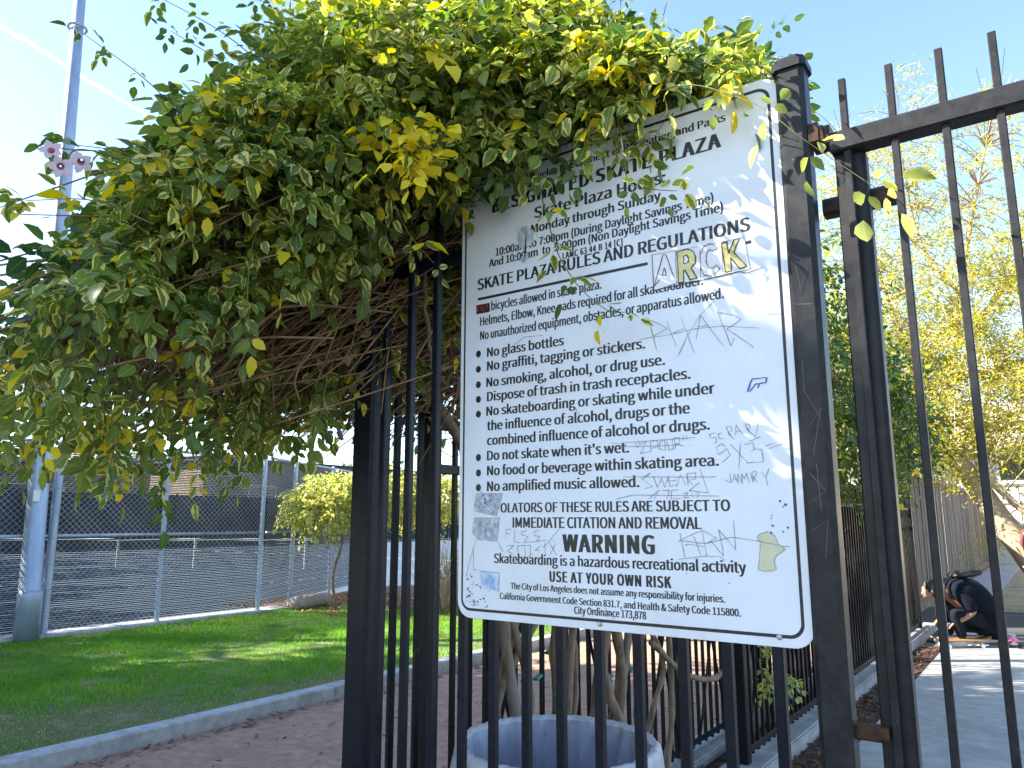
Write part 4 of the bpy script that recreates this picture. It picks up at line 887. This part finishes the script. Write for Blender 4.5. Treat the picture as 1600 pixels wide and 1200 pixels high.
def keep(p, nr):
    # the shaded underside carries few leaves, the rim carries many
    under = (nr[:, 2] < -.45)
    k = ~under | (rng.random(len(p)) < .22)
    # nothing in front of the lower part of the sign, nothing inside the sign
    sgn = (p[:, 0] > -1.45) & (p[:, 2] < np.where((p[:, 0] > -1.12) & (p[:, 0] < -.78), 2.56, 2.61)) & (p[:, 1] < 2.0)
    # opening under the left lobe through which the dead twigs show
    az = np.degrees(np.arctan2(p[:, 0], p[:, 1])); px, py = proj(p); low = np.interp(px, [150, 230, 330, 440, 560, 640, 700, 760], [650, 550, 470, 420, 390, 345, 285, 235]); hole = (np.hypot(p[:, 0], p[:, 1]) < 2.5) & (px > 190) & (px < 740) & (py > low + 14 * rng.normal(size=len(p)))
    rr = np.hypot(p[:, 0], p[:, 1]); topleft = (py < np.interp(px, [-200, 0, 60, 110, 170, 240, 330, 400, 430], [560, 520, 470, 420, 340, 275, 178, 112, -10]) + 12 * rng.normal(size=len(p))) | (py < np.interp(px, [850, 920, 1000, 1080, 1180, 1300], [-200, 0, 85, 105, 90, 130])) | ((px > 1165) & (p[:, 1] < 2.2))
    return k & ~sgn & ~hole & ~topleft
P, Nn = blob_samples(BL, 11500, .62, keep, (.70, 1.12))
Dr = nrm(Nn * .75 + np.array([0, 0, -.35]) + .55 * rng.normal(size=P.shape))
stalks(P, Dr, .04, vine, M['stemgreen'], Nn)
a = sprigs(P, Dr, .044, (2, 3)); leaf_mesh('foliage', a[0], a[1], a[2], a[3], M['leaf'], vine, rnd=a[4])
def keep2(p, nr):
    px, py = proj(p); return (py > np.interp(px, [-200, 0, 60, 110, 170, 240, 330, 400, 430], [540, 500, 460, 410, 330, 265, 170, 105, 0])) & ~((p[:, 0] > -1.45) & (p[:, 2] < 2.5)) & (nr[:, 2] > -.2) & ~((np.hypot(p[:, 0], p[:, 1]) < 2.7) & (px > 190) & (px < 740) & (py > np.interp(px, [150, 230, 330, 440, 560, 640, 700, 760], [640, 540, 460, 410, 380, 340, 280, 230])))
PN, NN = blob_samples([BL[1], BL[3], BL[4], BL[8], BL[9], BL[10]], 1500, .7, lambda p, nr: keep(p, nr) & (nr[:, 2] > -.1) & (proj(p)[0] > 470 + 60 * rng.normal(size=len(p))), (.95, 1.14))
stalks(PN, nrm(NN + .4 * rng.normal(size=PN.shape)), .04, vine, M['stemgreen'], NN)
a = sprigs(PN, nrm(NN * .8 + np.array([0, 0, -.15]) + .55 * rng.normal(size=PN.shape)), .037, (2, 3)); leaf_mesh('sunlit_new_growth', a[0], a[1], a[2], a[3], M['leafnewlit'], vine, rnd=a[4])
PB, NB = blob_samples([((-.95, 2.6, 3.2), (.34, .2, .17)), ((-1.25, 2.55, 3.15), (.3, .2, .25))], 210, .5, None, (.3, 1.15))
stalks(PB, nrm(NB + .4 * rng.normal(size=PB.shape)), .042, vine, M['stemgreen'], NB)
a = sprigs(PB, nrm(NB * .8 + .6 * rng.normal(size=PB.shape)), .042, (2, 3)); leaf_mesh('shaded_foliage', a[0], a[1], a[2], a[3], M['leafdark'], vine, rnd=a[4])  # rear clump, its shade put into the darker leaf colour
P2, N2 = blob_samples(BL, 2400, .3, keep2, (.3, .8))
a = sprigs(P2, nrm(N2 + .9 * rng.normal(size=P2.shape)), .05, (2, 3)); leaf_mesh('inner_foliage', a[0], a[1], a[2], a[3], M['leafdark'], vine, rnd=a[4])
def shoots(name, mat, paths, size, step, parent, leafmat, pairs=(1, 2), rad=.0022, stem=M['stemgreen']):
    for pts in paths:
        c = catmull(pts, 6); b = MB(); b.tube(c, [rad * (1 - .6 * i / len(c)) for i in range(len(c))], 5); so_ = b.build(name, stem, parent, True)
        acc = 0; Ps = []; Ds = []; s = 1
        for i in range(1, len(c)):
            acc += (c[i] - c[i - 1]).length
            if acc > step:
                acc = 0; t = (c[i] - c[i - 1]).normalized(); sdv = t.cross(Vector((.3, 1, .2))).normalized()
                for q in (1, -1): Ps.append(c[i]); Ds.append(t * .35 + sdv * q + Vector((random.uniform(-.2, .2), random.uniform(-.35, .15), -.15)))
        Ps.append(c[-1]); Ds.append(c[-1] - c[-2])
        a = sprigs(np.array([tuple(p) for p in Ps]), np.array([tuple(d) for d in Ds]), size, pairs, rl=1.1); leaf_mesh('foliage', a[0], a[1], a[2], a[3], leafmat, so_, rnd=a[4]); stalks(np.array([tuple(p) for p in Ps]), np.array([tuple(d) for d in Ds]), size, so_, M['stemgreen'], rl=1.1)
hang = [[(-1.70, 1.20, 2.45), (-1.62, 1.12, 2.30), (-1.60, 1.10, 2.16), (-1.58, 1.10, 2.06)], [(-1.50, 1.45, 2.62), (-1.42, 1.40, 2.50), (-1.36, 1.42, 2.37), (-1.30, 1.46, 2.28)], [(-1.9, 1.3, 2.3), (-1.78, 1.22, 2.20), (-1.74, 1.2, 2.08)], [(-1.72, 1.32, 2.5), (-1.66, 1.26, 2.36), (-1.62, 1.26, 2.26)],
        [(-1.13, 1.68, 2.72), (-1.079, 1.63, 2.608), (-1.059, 1.62, 2.48), (-1.014, 1.62, 2.314), (-.981, 1.62, 2.246), (-.943, 1.625, 2.187), (-.88, 1.64, 2.125), (-.83, 1.65, 2.11)],
        [(-.90, 1.8, 2.75), (-.83, 1.64, 2.64), (-.806, 1.62, 2.52), (-.79, 1.61, 2.43), (-.72, 1.6, 2.39), (-.66, 1.6, 2.37)]]
shoots('hanging_shoot', None, hang, .039, .10, vine, M['leaf'], (1, 1))
shoots('trailing_shoot', None, [[(-.95, 1.75, 2.72), (-.819, 1.64, 2.665), (-.633, 1.6, 2.635), (-.521, 1.6, 2.571), (-.441, 1.6, 2.505), (-.385, 1.61, 2.436), (-.323, 1.64, 2.372), (-.24, 1.66, 2.285)]], .040, .13, vine, M['leafpale'], (1, 1), .0018)
# young shoots that stand above the mass
tops = []
for (p, q) in (((-1.85, 1.38, 2.95), (-2.06, 1.02, 3.16)), ((-1.80, 1.1, 2.6), (-1.945, .80, 2.85)), ((-1.75, 1.0, 2.45), (-1.83, .74, 2.48)), ((-1.7, .9, 2.3), (-1.80, .66, 2.30)), ((-1.8, 1.3, 2.8), (-1.93, 1.02, 2.98)), ((-1.5, 1.55, 3.1), (-1.56, 1.45, 3.38)), ((-1.1, 1.8, 2.95), (-1.0, 1.72, 3.22)), ((-.95, 1.85, 2.85), (-.86, 1.75, 3.10)), ((-.85, 1.9, 2.85), (-.74, 1.78, 3.02)), ((-1.9, 1.0, 2.2), (-2.02, .70, 2.12)), ((-1.95, 1.0, 2.1), (-2.0, .72, 1.82)), ((-1.2, 1.75, 3.0), (-1.18, 1.65, 3.3))):
    p = Vector(p); q = Vector(q); tops.append([p, p.lerp(q, .5) + Vector((0, 0, .03)), q])
shoots('young_shoot', None, tops, .036, .075, vine, M['leaf'], (1, 2), .0022, M['twig'])
# low fringe of the left lobe
fr = []
for az, z in ((-67, 1.78), (-65, 1.70), (-63.5, 1.72), (-61, 1.80), (-59, 1.80), (-57, 1.85), (-55, 1.86), (-53, 1.83), (-69, 1.85), (-50, 1.87)):
    rr = 2.05 + random.uniform(-.08, .2) + (.4 if az > -58 else 0); c = Vector((rr * math.sin(R(az)), rr * math.cos(R(az)), z)); fr.append([c + Vector((-.1, .12, .35)), c + Vector((0, .02, .12)), c])
shoots('fringe_shoot', None, fr, .046, .06, vine, M['leaf'], (2, 3), .002, M['twig'])
# all-yellow spray
c0 = np.array([-1.265, 1.36, 2.56]); P = c0 + rng.normal(size=(24, 3)) * np.array([.075, .05, .045])
a = sprigs(P, nrm(rng.normal(size=P.shape) * .6 + np.array([.35, -.75, -.35])), .044, (2, 3)); leaf_mesh('yellow_foliage', a[0], a[1], a[2], a[3], M['leafyellow'], vine, rnd=a[4])
b = MB(); b.tube(catmull([(-1.6, 1.75, 2.75), (-1.42, 1.5, 2.66), (-1.3, 1.38, 2.58), (-1.2, 1.33, 2.53)]), .004, 6); b.build('stem', M['bark'], vine, True)
# dead twigs hanging in the shaded inside
b = MB()
for i in range(2100):
    s_ = Vector((random.gauss(-2.0, .22), random.gauss(2.0, .35), random.gauss(2.48, .16)))
    d_ = Vector((random.gauss(-.50, .24), random.gauss(-.48, .28), random.gauss(-.42, .13))); s_ -= d_ * random.uniform(0, .35)
    e_ = s_ + d_ * random.uniform(.5, 1.25); e_.z = max(e_.z, 1.80 + random.uniform(0, .15))
    if (e_.x > -1.55 and e_.z < 2.6) or (s_.x > -1.5 and s_.y < 1.85): continue
    if math.hypot(e_.x, e_.y) < 1.75 or (e_ - s_).length > 1.0 or e_.x < -2.9 or s_.x < -2.75 or (e_.z > 2.4 and e_.y < 1.45) or (s_.z > 2.45 and s_.y < 1.3): continue
    m_ = (s_ + e_) / 2 + Vector((random.gauss(0, .05), random.gauss(0, .05), random.gauss(.04, .05)))
    b.tube(catmull([s_, m_, e_], 3), [random.uniform(.0016, .0042)] * 6 + [.0012], 4, cap=False)
for i in range(500):
    s_ = Vector((random.uniform(-3.0, -1.2), random.uniform(1.9, 3.2), random.uniform(2.0, 2.9))); d_ = Vector((random.gauss(0, .35), random.gauss(0, .35), random.gauss(-.1, .3)))
    if (s_ + d_).z < 1.95 or (s_ + d_).y < 1.5 or ((s_ + d_).x > -1.5 and (s_ + d_).y < 1.95): continue
    b.tube(catmull([s_, s_ + d_ * .5 + Vector((0, 0, random.gauss(0, .06))), s_ + d_], 3), random.uniform(.0015, .004), 4, cap=False)
b.build('dead_twigs', M['twig'], vine, True)
P = np.stack([rng.uniform(-2.9, -1.7, 1500), rng.uniform(1.5, 3.0, 1500), rng.uniform(2.05, 2.65, 1500)], 1)
leaf_mesh('dead_leaves', P, nrm(rng.normal(size=P.shape) + np.array([0, 0, -1.])), nrm(rng.normal(size=P.shape)), rng.uniform(.03, .055, len(P)), M['deadleaf'], vine)
# trunks and limbs
def limb(pts, r0, r1, kn=.006):
    c = catmull([Vector(p) for p in pts], 6); n_ = len(c); b = MB()
    b.tube([p + Vector((random.gauss(0, kn * .5), random.gauss(0, kn * .5), 0)) for p in c], [(r0 + (r1 - r0) * i / n_) * (1 + .14 * math.sin(i * 1.9) + random.uniform(-.06, .06)) for i in range(n_)], 9); return b.build('stem', M['bark'], vine, True)
limb([(-1.95, 2.9, .05), (-1.93, 2.75, .7), (-1.97, 2.68, 1.25), (-1.95, 2.5, 1.7), (-1.95, 2.28, 2.0), (-1.95, 1.98, 2.2), (-1.95, 1.82, 2.45)], .026, .020)
limb([(-1.95, 1.98, 2.2), (-2.03, 1.95, 2.3), (-2.2, 1.9, 2.42)], .016, .010); limb([(-1.96, 2.0, 2.19), (-1.85, 1.95, 2.32), (-1.8, 1.9, 2.5)], .014, .009)
limb([(-1.98, 2.05, 2.15), (-2.1, 2.0, 2.23), (-2.3, 1.95, 2.25)], .012, .007); limb([(-1.7, 1.82, 2.25), (-1.82, 1.83, 2.18), (-1.95, 1.85, 2.12)], .010, .006)
limb([(-1.9, 1.66, 2.45), (-1.99, 1.64, 2.2), (-1.97, 1.66, 2.02), (-1.9, 1.7, 1.86)], .008, .006)
limb([(-1.72, 1.86, 2.55), (-1.66, 1.83, 2.3), (-1.62, 1.82, 2.1)], .009, .006); limb([(-1.5, 1.88, 2.5), (-1.46, 1.9, 2.2), (-1.55, 1.95, 2.0)], .008, .005)
for (x, y, dx_, dy_, r_) in ((-1.92, 2.85, .05, -.2, .024), (-1.98, 3.05, -.02, .25, .022), (-1.90, 3.2, -.03, -.3, .026), (-1.95, 3.35, .04, .3, .024), (-1.9, 3.55, 0, -.35, .030), (-1.97, 3.65, .02, .35, .026), (-1.9, 3.75, -.02, .1, .02), (-1.93, 4.0, .03, -.4, .017), (-1.97, 2.7, 0, .15, .022), (-1.9, 4.3, 0, .5, .018), (-1.90, 2.95, .0, .3, .02), (-1.97, 3.25, .03, -.2, .018), (-1.88, 3.45, .0, .2, .034), (-1.97, 3.85, .0, -.25, .024), (-1.92, 2.62, .02, .3, .020), (-1.90, 3.62, -.02, -.4, .03), (-1.95, 4.15, .02, .2, .02)):
    o = limb([(x, y, .04), (x + random.gauss(0, .03), y + dy_ * .15 + random.gauss(0, .05), .45), (x + dx_ + random.gauss(0, .03), y + dy_ * .2 + random.gauss(0, .08), .85), (x + random.gauss(0, .04), y + dy_ * .75 + random.gauss(0, .07), 1.3), (x + random.gauss(0, .05), y + dy_ + random.gauss(0, .08), 1.8), (x + random.gauss(0, .1), y + dy_ * 1.3, 2.4)], r_, r_ * .6)
    if random.random() < .6:
        b = MB(); z = random.uniform(.75, 1.0); b.bar((x + dx_, y + dy_ * .2 - .018, z), (x + dx_, y + dy_ * .2 + .018, z + .012), .028, .012, .003); b.build('tie', M['tie'], o)
limb([(-1.86, 3.9, .95), (-1.82, 4.3, .72), (-1.80, 4.75, .66), (-1.80, 5.0, .85), (-1.84, 5.0, 1.2), (-1.85, 4.9, 1.6)], .017, .015)
# trumpet flowers
def flower(c, d, k_=.62):
    d = Vector(d).normalized(); s_ = d.orthogonal().normalized(); t_ = d.cross(s_); c = Vector(c); b = MB(); n_ = 30; prof = [(x * k_, y * k_) for x, y in ((.004, -.035), (.008, -.025), (.010, -.008), (.013, 0), (.024, .006), (.034, .005))]
    vs = []
    for k, (r_, h_) in enumerate(prof):
        for j in range(n_):
            a_ = 2 * math.pi * j / n_; lob = 1 + (.22 * math.cos(5 * a_) + .06 * math.cos(15 * a_)) * max(0, k - 3) / 2
            vs.append(c + (s_ * math.cos(a_) + t_ * math.sin(a_)) * r_ * lob + d * (h_ - .006 * k_ * (1 - lob)))
    fs = [(i * n_ + j, i * n_ + (j + 1) % n_, (i + 1) * n_ + (j + 1) % n_, (i + 1) * n_ + j) for i in range(len(prof) - 1) for j in range(n_)]
    b.add(vs, fs); b.mi = [1 if i < 3 * n_ else 0 for i in range(len(b.f))]; b.build('flower', [M['petal'], M['throat']], vine, True)
flower((-1.722, .668, 2.400), (.7, -.55, .2)); flower((-1.716, .688, 2.368), (.75, -.35, -.4)); flower((-1.700, .722, 2.388), (.6, -.3, -.5))
b = MB()
for q in ((-1.722, .668, 2.400), (-1.716, .688, 2.368), (-1.700, .722, 2.388)): b.tube(catmull([(-1.73, .76, 2.44), (-1.72, .715, 2.42), Vector(q) + Vector((-.01, .012, .015))], 4), .0016, 5)
b.tube(catmull([(-1.85, 1.0, 2.48), (-1.79, .86, 2.47), (-1.73, .76, 2.44)], 4), .0025, 5); b.build('flower_stalk', M['stemgreen'], vine, True)
for ch in list(bpy.data.objects):
    if ch.parent is vine: ch.matrix_parent_inverse = Matrix.Translation(-VO)
    elif ch.parent is not None and ch.parent.parent is vine: ch.matrix_parent_inverse = Matrix.Translation((0, 0, 0))

# vine further along the trellis
def far_vine(name, loc, blobs, n, mat, label, cat, size, trunk, seed_in=.62, nt=260, twigc=None, inner=None):
    o = empty(name, loc); tag(o, label, cat)
    P, N_ = blob_samples(blobs, n, seed_in, lambda p, nr: (nr[:, 2] > -.55) | (rng.random(len(p)) < .35), (.62, 1.12))
    a = sprigs(P, nrm(N_ * .75 + np.array([0, 0, -.3]) + .55 * rng.normal(size=P.shape)), size, (2, 3)); rel(leaf_mesh('foliage', a[0], a[1], a[2], a[3], mat, o, rnd=a[4]), o)
    b = MB()
    for i in range(nt):
        q = random.choice(blobs); s_ = Vector([random.gauss(q[0][k], q[1][k] * .35) for k in range(3)]); d_ = Vector([max(-.5, min(.5, random.gauss(0, q[1][k] * .4))) for k in range(3)])
        e_ = s_ + d_
        if any(sum(((p_[k] - c_[0][k]) / c_[1][k]) ** 2 for k in range(3)) > 1 for p_ in (e_, s_) for c_ in (q,)): continue
        b.tube(catmull([s_, s_ + d_ * .5 + Vector((0, 0, .05)), s_ + d_], 3), random.uniform(.003, .006), 4, cap=False)
    rel(b.build('twigs', M['twig'], o, True), o)
    for pts, r0, r1 in trunk:
        c = catmull([Vector(p) for p in pts], 6); b = MB(); b.tube(c, [r0 + (r1 - r0) * i / len(c) for i in range(len(c))], 9); rel(b.build('trunk', M['bark'], o, True), o)
    return o
tb = []
for (y, s_) in ((5.7, .3), (6.1, -.3), (6.5, .2), (6.9, -.2), (7.5, .3), (8.3, -.3)):
    tb.append(([(-1.94, y, .05), (-1.92 + random.gauss(0, .03), y + s_ * .3, .5), (-1.95 + random.gauss(0, .04), y + s_ * .5, 1.0), (-1.9 + random.gauss(0, .05), y + s_, 1.6), (-1.9, y + s_, 2.4)], .045, .025))
far_vine('flowering_vine', (-1.95, 6.5, 0), [((-1.85, 4.6, 2.9), (.55, .9, .55)), ((-1.75, 5.8, 2.95), (.74, .9, 1.0)), ((-1.65, 7.2, 2.65), (.80, .9, .85)), ((-1.75, 8.6, 2.5), (.75, .9, .65)), ((-2.2, 6.5, 2.9), (.7, 2.0, .7)), ((-1.3, 7.0, 2.3), (.4, .5, .5))], 5200, M['leafdark'], 'dark leafy vine along the trellis to the right of the gate post', 'vine', .05, tb, nt=500)
far_vine('bush', (-10.9, 10.2, 0), [((-11.0, 9.75, 1.92), (.65, .85, .44)), ((-10.9, 10.7, 1.98), (.7, .95, .46)), ((-10.7, 12.0, 2.0), (.7, 1.0, .5)), ((-10.9, 9.3, 1.75), (.5, .6, .35))], 2600, M['leafpale'], 'pale yellow green bush with thin trunk in front of court fence corner', 'bush', .075,
         [([(-10.9, 9.75, 0), (-10.95, 9.7, .6), (-10.85, 9.8, 1.2), (-10.95, 9.8, 1.7)], .03, .018), ([(-10.8, 11.4, 0), (-10.85, 11.5, .8), (-10.8, 11.6, 1.8)], .06, .04), ([(-10.6, 11.6, 0), (-10.7, 11.7, .8), (-10.8, 11.9, 1.8)], .05, .03)], nt=250)
# small green sprout at the kerb behind the fence
far_vine('seedling', (-1.78, 5.6, 0), [((-1.72, 5.5, .52), (.10, .16, .12)), ((-1.75, 5.3, .72), (.06, .1, .14))], 34, M['leafpale'], 'small green leafy sprout at the foot of the trellis fence', 'plant', .045, [([(-1.78, 5.5, .1), (-1.74, 5.5, .5)], .006, .003)], nt=6)
# straw coloured dry grass clump seen between the pickets
dg_ = empty('dry_grass_clump', (-9.6, 11.2, 0)); tag(dg_, 'clump of tall straw coloured dry grass beside the court fence', 'grass clump')
b = MB()
for i in range(140):
    a_ = random.uniform(0, 6.28); h_ = random.uniform(.6, 1.35); l_ = random.uniform(.1, .6); p_ = Vector((-9.6 + random.gauss(0, .15), 11.2 + random.gauss(0, .2), 0)); q_ = Vector((math.cos(a_) * l_, math.sin(a_) * l_, h_))
    b.tube([p_, p_ + q_ * .5 + Vector((0, 0, .12)), p_ + q_], [.007, .005, .002], 4)
rel(b.build('blades', M['straw2'], dg_), dg_)

# ------------------------------------------------------------------ feathery yellow tree on the right
pv = empty('feathery_tree', (-.1, 15, 0)); tag(pv, 'feathery yellow green tree with a leaning pale trunk beside the timber fence', 'tree')
def pl(pts, r0, r1, name='branch', par=None, n_=8):
    c = catmull([Vector(p) for p in pts], 6); b = MB(); b.tube(c, [r0 + (r1 - r0) * i / len(c) for i in range(len(c))], n_); return rel(b.build(name, M['pvbark'], par or pv, True), pv)
pl([(-.02, 15.2, -.05), (-.165, 15.1, .43), (-.517, 15, 1.114), (-.83, 15, 1.676), (-1.123, 15, 2.264), (-1.40, 15, 2.711)], .24, .15, 'trunk', None, 14)
BR = [([(-1.40, 15, 2.70), (-1.50, 15, 3.1), (-1.46, 15.1, 3.6), (-1.2, 15.2, 4.6), (-.9, 15.3, 6.2), (-.4, 15.4, 8.3)], .10, .02), ([(-1.05, 15, 2.5), (-.95, 14.9, 2.35), (-.55, 14.8, 1.85), (-.2, 14.7, 1.5)], .07, .05),
      ([(-1.46, 15.1, 3.5), (-1.9, 15.2, 4.6), (-2.3, 15.2, 6.2), (-2.5, 15.2, 8.5)], .06, .012), ([(-1.2, 15.2, 4.6), (-.6, 15.3, 5.3), (.3, 15.4, 6.6), (1.0, 15.4, 8)], .06, .012), ([(-1.47, 15, 3.0), (-1.9, 15, 3.5), (-2.3, 15, 3.9), (-2.6, 15, 4.8)], .05, .01),
      ([(-1.3, 15.2, 4.1), (-.5, 15.3, 4.2), (.3, 15.3, 4.5), (1.2, 15.3, 4.9)], .04, .01), ([(-1.0, 15.2, 5.5), (-1.6, 15.4, 6.8), (-1.8, 15.5, 9.0)], .04, .01), ([(-.15, 15.1, .4), (.1, 15.2, 1.3), (.5, 15.3, 2.6), (1.0, 15.4, 4.5)], .12, .04), ([(-.1, 15.2, .3), (-.25, 15.3, .9), (-.5, 15.5, 1.4)], .06, .03)]
for pts, r0, r1 in BR: pl(pts, r0, r1)
def pv_crown():
    cl = []
    for pts, r0, r1 in BR[:1] + BR[2:8]:
        c = catmull([Vector(p) for p in pts], 6)
        for q in c[5:]:
            for _ in range(5): cl.append(q + Vector((random.gauss(0, .55), random.gauss(0, .6), random.gauss(.05, .55))))
    for _ in range(900): cl.append(Vector((random.uniform(-3.3, 2.2), random.uniform(14, 16.6), 2.7 + 6.9 * random.random() ** 1.6)))
    br = [q for pts, r0, r1 in BR for q in catmull([Vector(p) for p in pts], 6)[3:]]
    b = MB(); P = []; Dd = []
    for q in cl:
        nb = min(br, key=lambda t: (t - q).length_squared); gap = (nb - q).length
        if gap > 1.7: continue
        if gap > .3: b.tube(catmull([nb, nb.lerp(q, .55) + Vector((random.gauss(0, .06), random.gauss(0, .06), .08)), q], 3), [.011] * 4 + [.007] * 3, 4, cap=False)
        d = Vector((random.gauss(0, 1), random.gauss(0, .8), random.gauss(-.1, .6))).normalized(); L = random.uniform(.4, .95)
        if q.z > 5 and random.random() < .45 * (q.z - 5) / 4: continue
        pts = catmull([q, q + d * L * .5 + Vector((0, 0, .05)), q + d * L - Vector((0, 0, .10 * L))], 4); b.tube(pts, [.006] * (len(pts) - 1) + [.002], 4, cap=False)
        for _ in range(int(80 * (1 if q.z < 6.5 else .6))):
            t = random.random(); p = pts[min(int(t * len(pts)), len(pts) - 1)]; P.append((p.x + random.gauss(0, .09), p.y + random.gauss(0, .09), p.z + random.gauss(0, .09))); Dd.append((random.gauss(0, 1), random.gauss(0, 1), random.gauss(-.4, .7)))
    rel(b.build('twigs', M['pvbark'], pv, False), pv)
    P = np.array(P); Dd = nrm(np.array(Dd)); rel(leaf_mesh('foliage', P, Dd, nrm(rng.normal(size=P.shape)), rng.uniform(.045, .105, len(P)), M['leafpv'], pv, wid=.13), pv)
pv_crown()

# trees that stand out of the picture on the left and shade the lawn; a row beyond the far buildings
def plain_tree(loc, h, cr, label, n=900, sz=.22, mat=None, group=None):
    global rng
    rng = np.random.default_rng(int(abs(loc[0] * 131 + loc[1] * 17))); random.seed(int(abs(loc[0] * 77)))
    o = empty('shade_tree', loc); tag(o, label, 'tree', group); x, y, z = loc
    b = MB(); b.tube(catmull([(x, y, -.1), (x + .1, y, h * .3), (x - .1, y + .1, h * .75)]), [.24 - .012 * i for i in range(11)], 10); rel(b.build('trunk', M['bark'], o, True), o)
    bl = [((x + cr * .45 * math.cos(k * 1.3), y + cr * .45 * math.sin(k * 1.3), h * (.45 + .06 * k) - .5), (cr * .65, cr * .65, h * .16)) for k in range(7)]
    P, N_ = blob_samples(bl, n, .5, None, (.5, 1.1)); a = sprigs(P, nrm(N_ + .6 * rng.normal(size=P.shape)), sz, (2, 3)); rel(leaf_mesh('crown', a[0], a[1], a[2], a[3], mat or M['leafdark'], o, rnd=a[4]), o)
for k, (x, y, h, cr, n_) in enumerate(((-11.4, -2.4, 11.6, 2.5, 1800), (-11.7, -.5, 11.8, 2.0, 1300), (-11.8, -6.4, 12.75, 2.8, 2000), (-15.5, -4, 12, 3, 600), (-19.5, -3.9, 12.5, 3, 700), (-12, -11, 12.5, 3, 1500), (-15.5, -8.3, 12.4, 3, 1500), (-25, -4, 12, 3, 1200), (-30, -2, 12, 3.2, 1200), (-36, 2, 12, 3.2, 1200), (-42, 4, 12, 3.2, 1200))):
    plain_tree((x, y, 0), h, cr, 'dark leafy shade tree left of the lawn', n_, .30, None, 'shade trees left of the lawn')
for k, (x, y, h, cr) in enumerate(((-70, 22, 9, 4), (-72, 36, 8, 4.5), (-75, 50, 9, 4), (-70, 66, 10, 5))):
    plain_tree((x, y, 0), h, cr, 'distant tree behind the tennis court buildings', 320, .45, None, 'trees behind the tennis court')

# contrail high in the sky
ct = MB(); 
def far(px, py, dist):
    d = Vector(((px - 800) / 1180, (600 - py) / 1180, -1)); m_ = cam.rotation_euler.to_matrix(); return Vector(cam.location) + (m_ @ d).normalized() * dist
a_, b_ = far(-160, -60, 4200), far(235, 185, 5200); pts = [a_.lerp(b_, i / 24) + Vector((random.gauss(0, 4), random.gauss(0, 4), random.gauss(0, 3))) for i in range(25)]
ct.tube(pts, [13 + random.uniform(-2.5, 2.5) - .2 * i for i in range(25)], 10)
cm = bpy.data.materials.new('contrail_vapour'); cm.use_nodes = True; nt = cm.node_tree
n_ = noise(nt, .02, 5, .6, coords(nt)); tr = nt.nodes.new('ShaderNodeBsdfTransparent'); df = nt.nodes.new('ShaderNodeBsdfDiffuse'); df.inputs[0].default_value = (.9, .9, .92, 1)
lw = nt.nodes.new('ShaderNodeLayerWeight'); lw.inputs[0].default_value = .5; mu = nt.nodes.new('ShaderNodeMath'); mu.operation = 'SUBTRACT'; mu.use_clamp = True
r_ = ramp(nt, n_.outputs['Fac'], [(.3, (.4,) * 3), (.7, (.85,) * 3)]); nt.links.new(r_.outputs[0], mu.inputs[0]); nt.links.new(lw.outputs['Facing'], mu.inputs[1])
mx = nt.nodes.new('ShaderNodeMixShader'); nt.links.new(mu.outputs[0], mx.inputs[0]); nt.links.new(tr.outputs[0], mx.inputs[1]); tl = nt.nodes.new('ShaderNodeBsdfTranslucent'); tl.inputs[0].default_value = (.95, .95, .97, 1); ad = nt.nodes.new('ShaderNodeAddShader'); nt.links.new(df.outputs[0], ad.inputs[0]); nt.links.new(tl.outputs[0], ad.inputs[1]); nt.links.new(ad.outputs[0], mx.inputs[2]); nt.links.new(mx.outputs[0], nt.nodes['Material Output'].inputs[0])
o = ct.build('contrail', cm, None, True); tag(o, kind='structure')
bpy.context.view_layer.update()
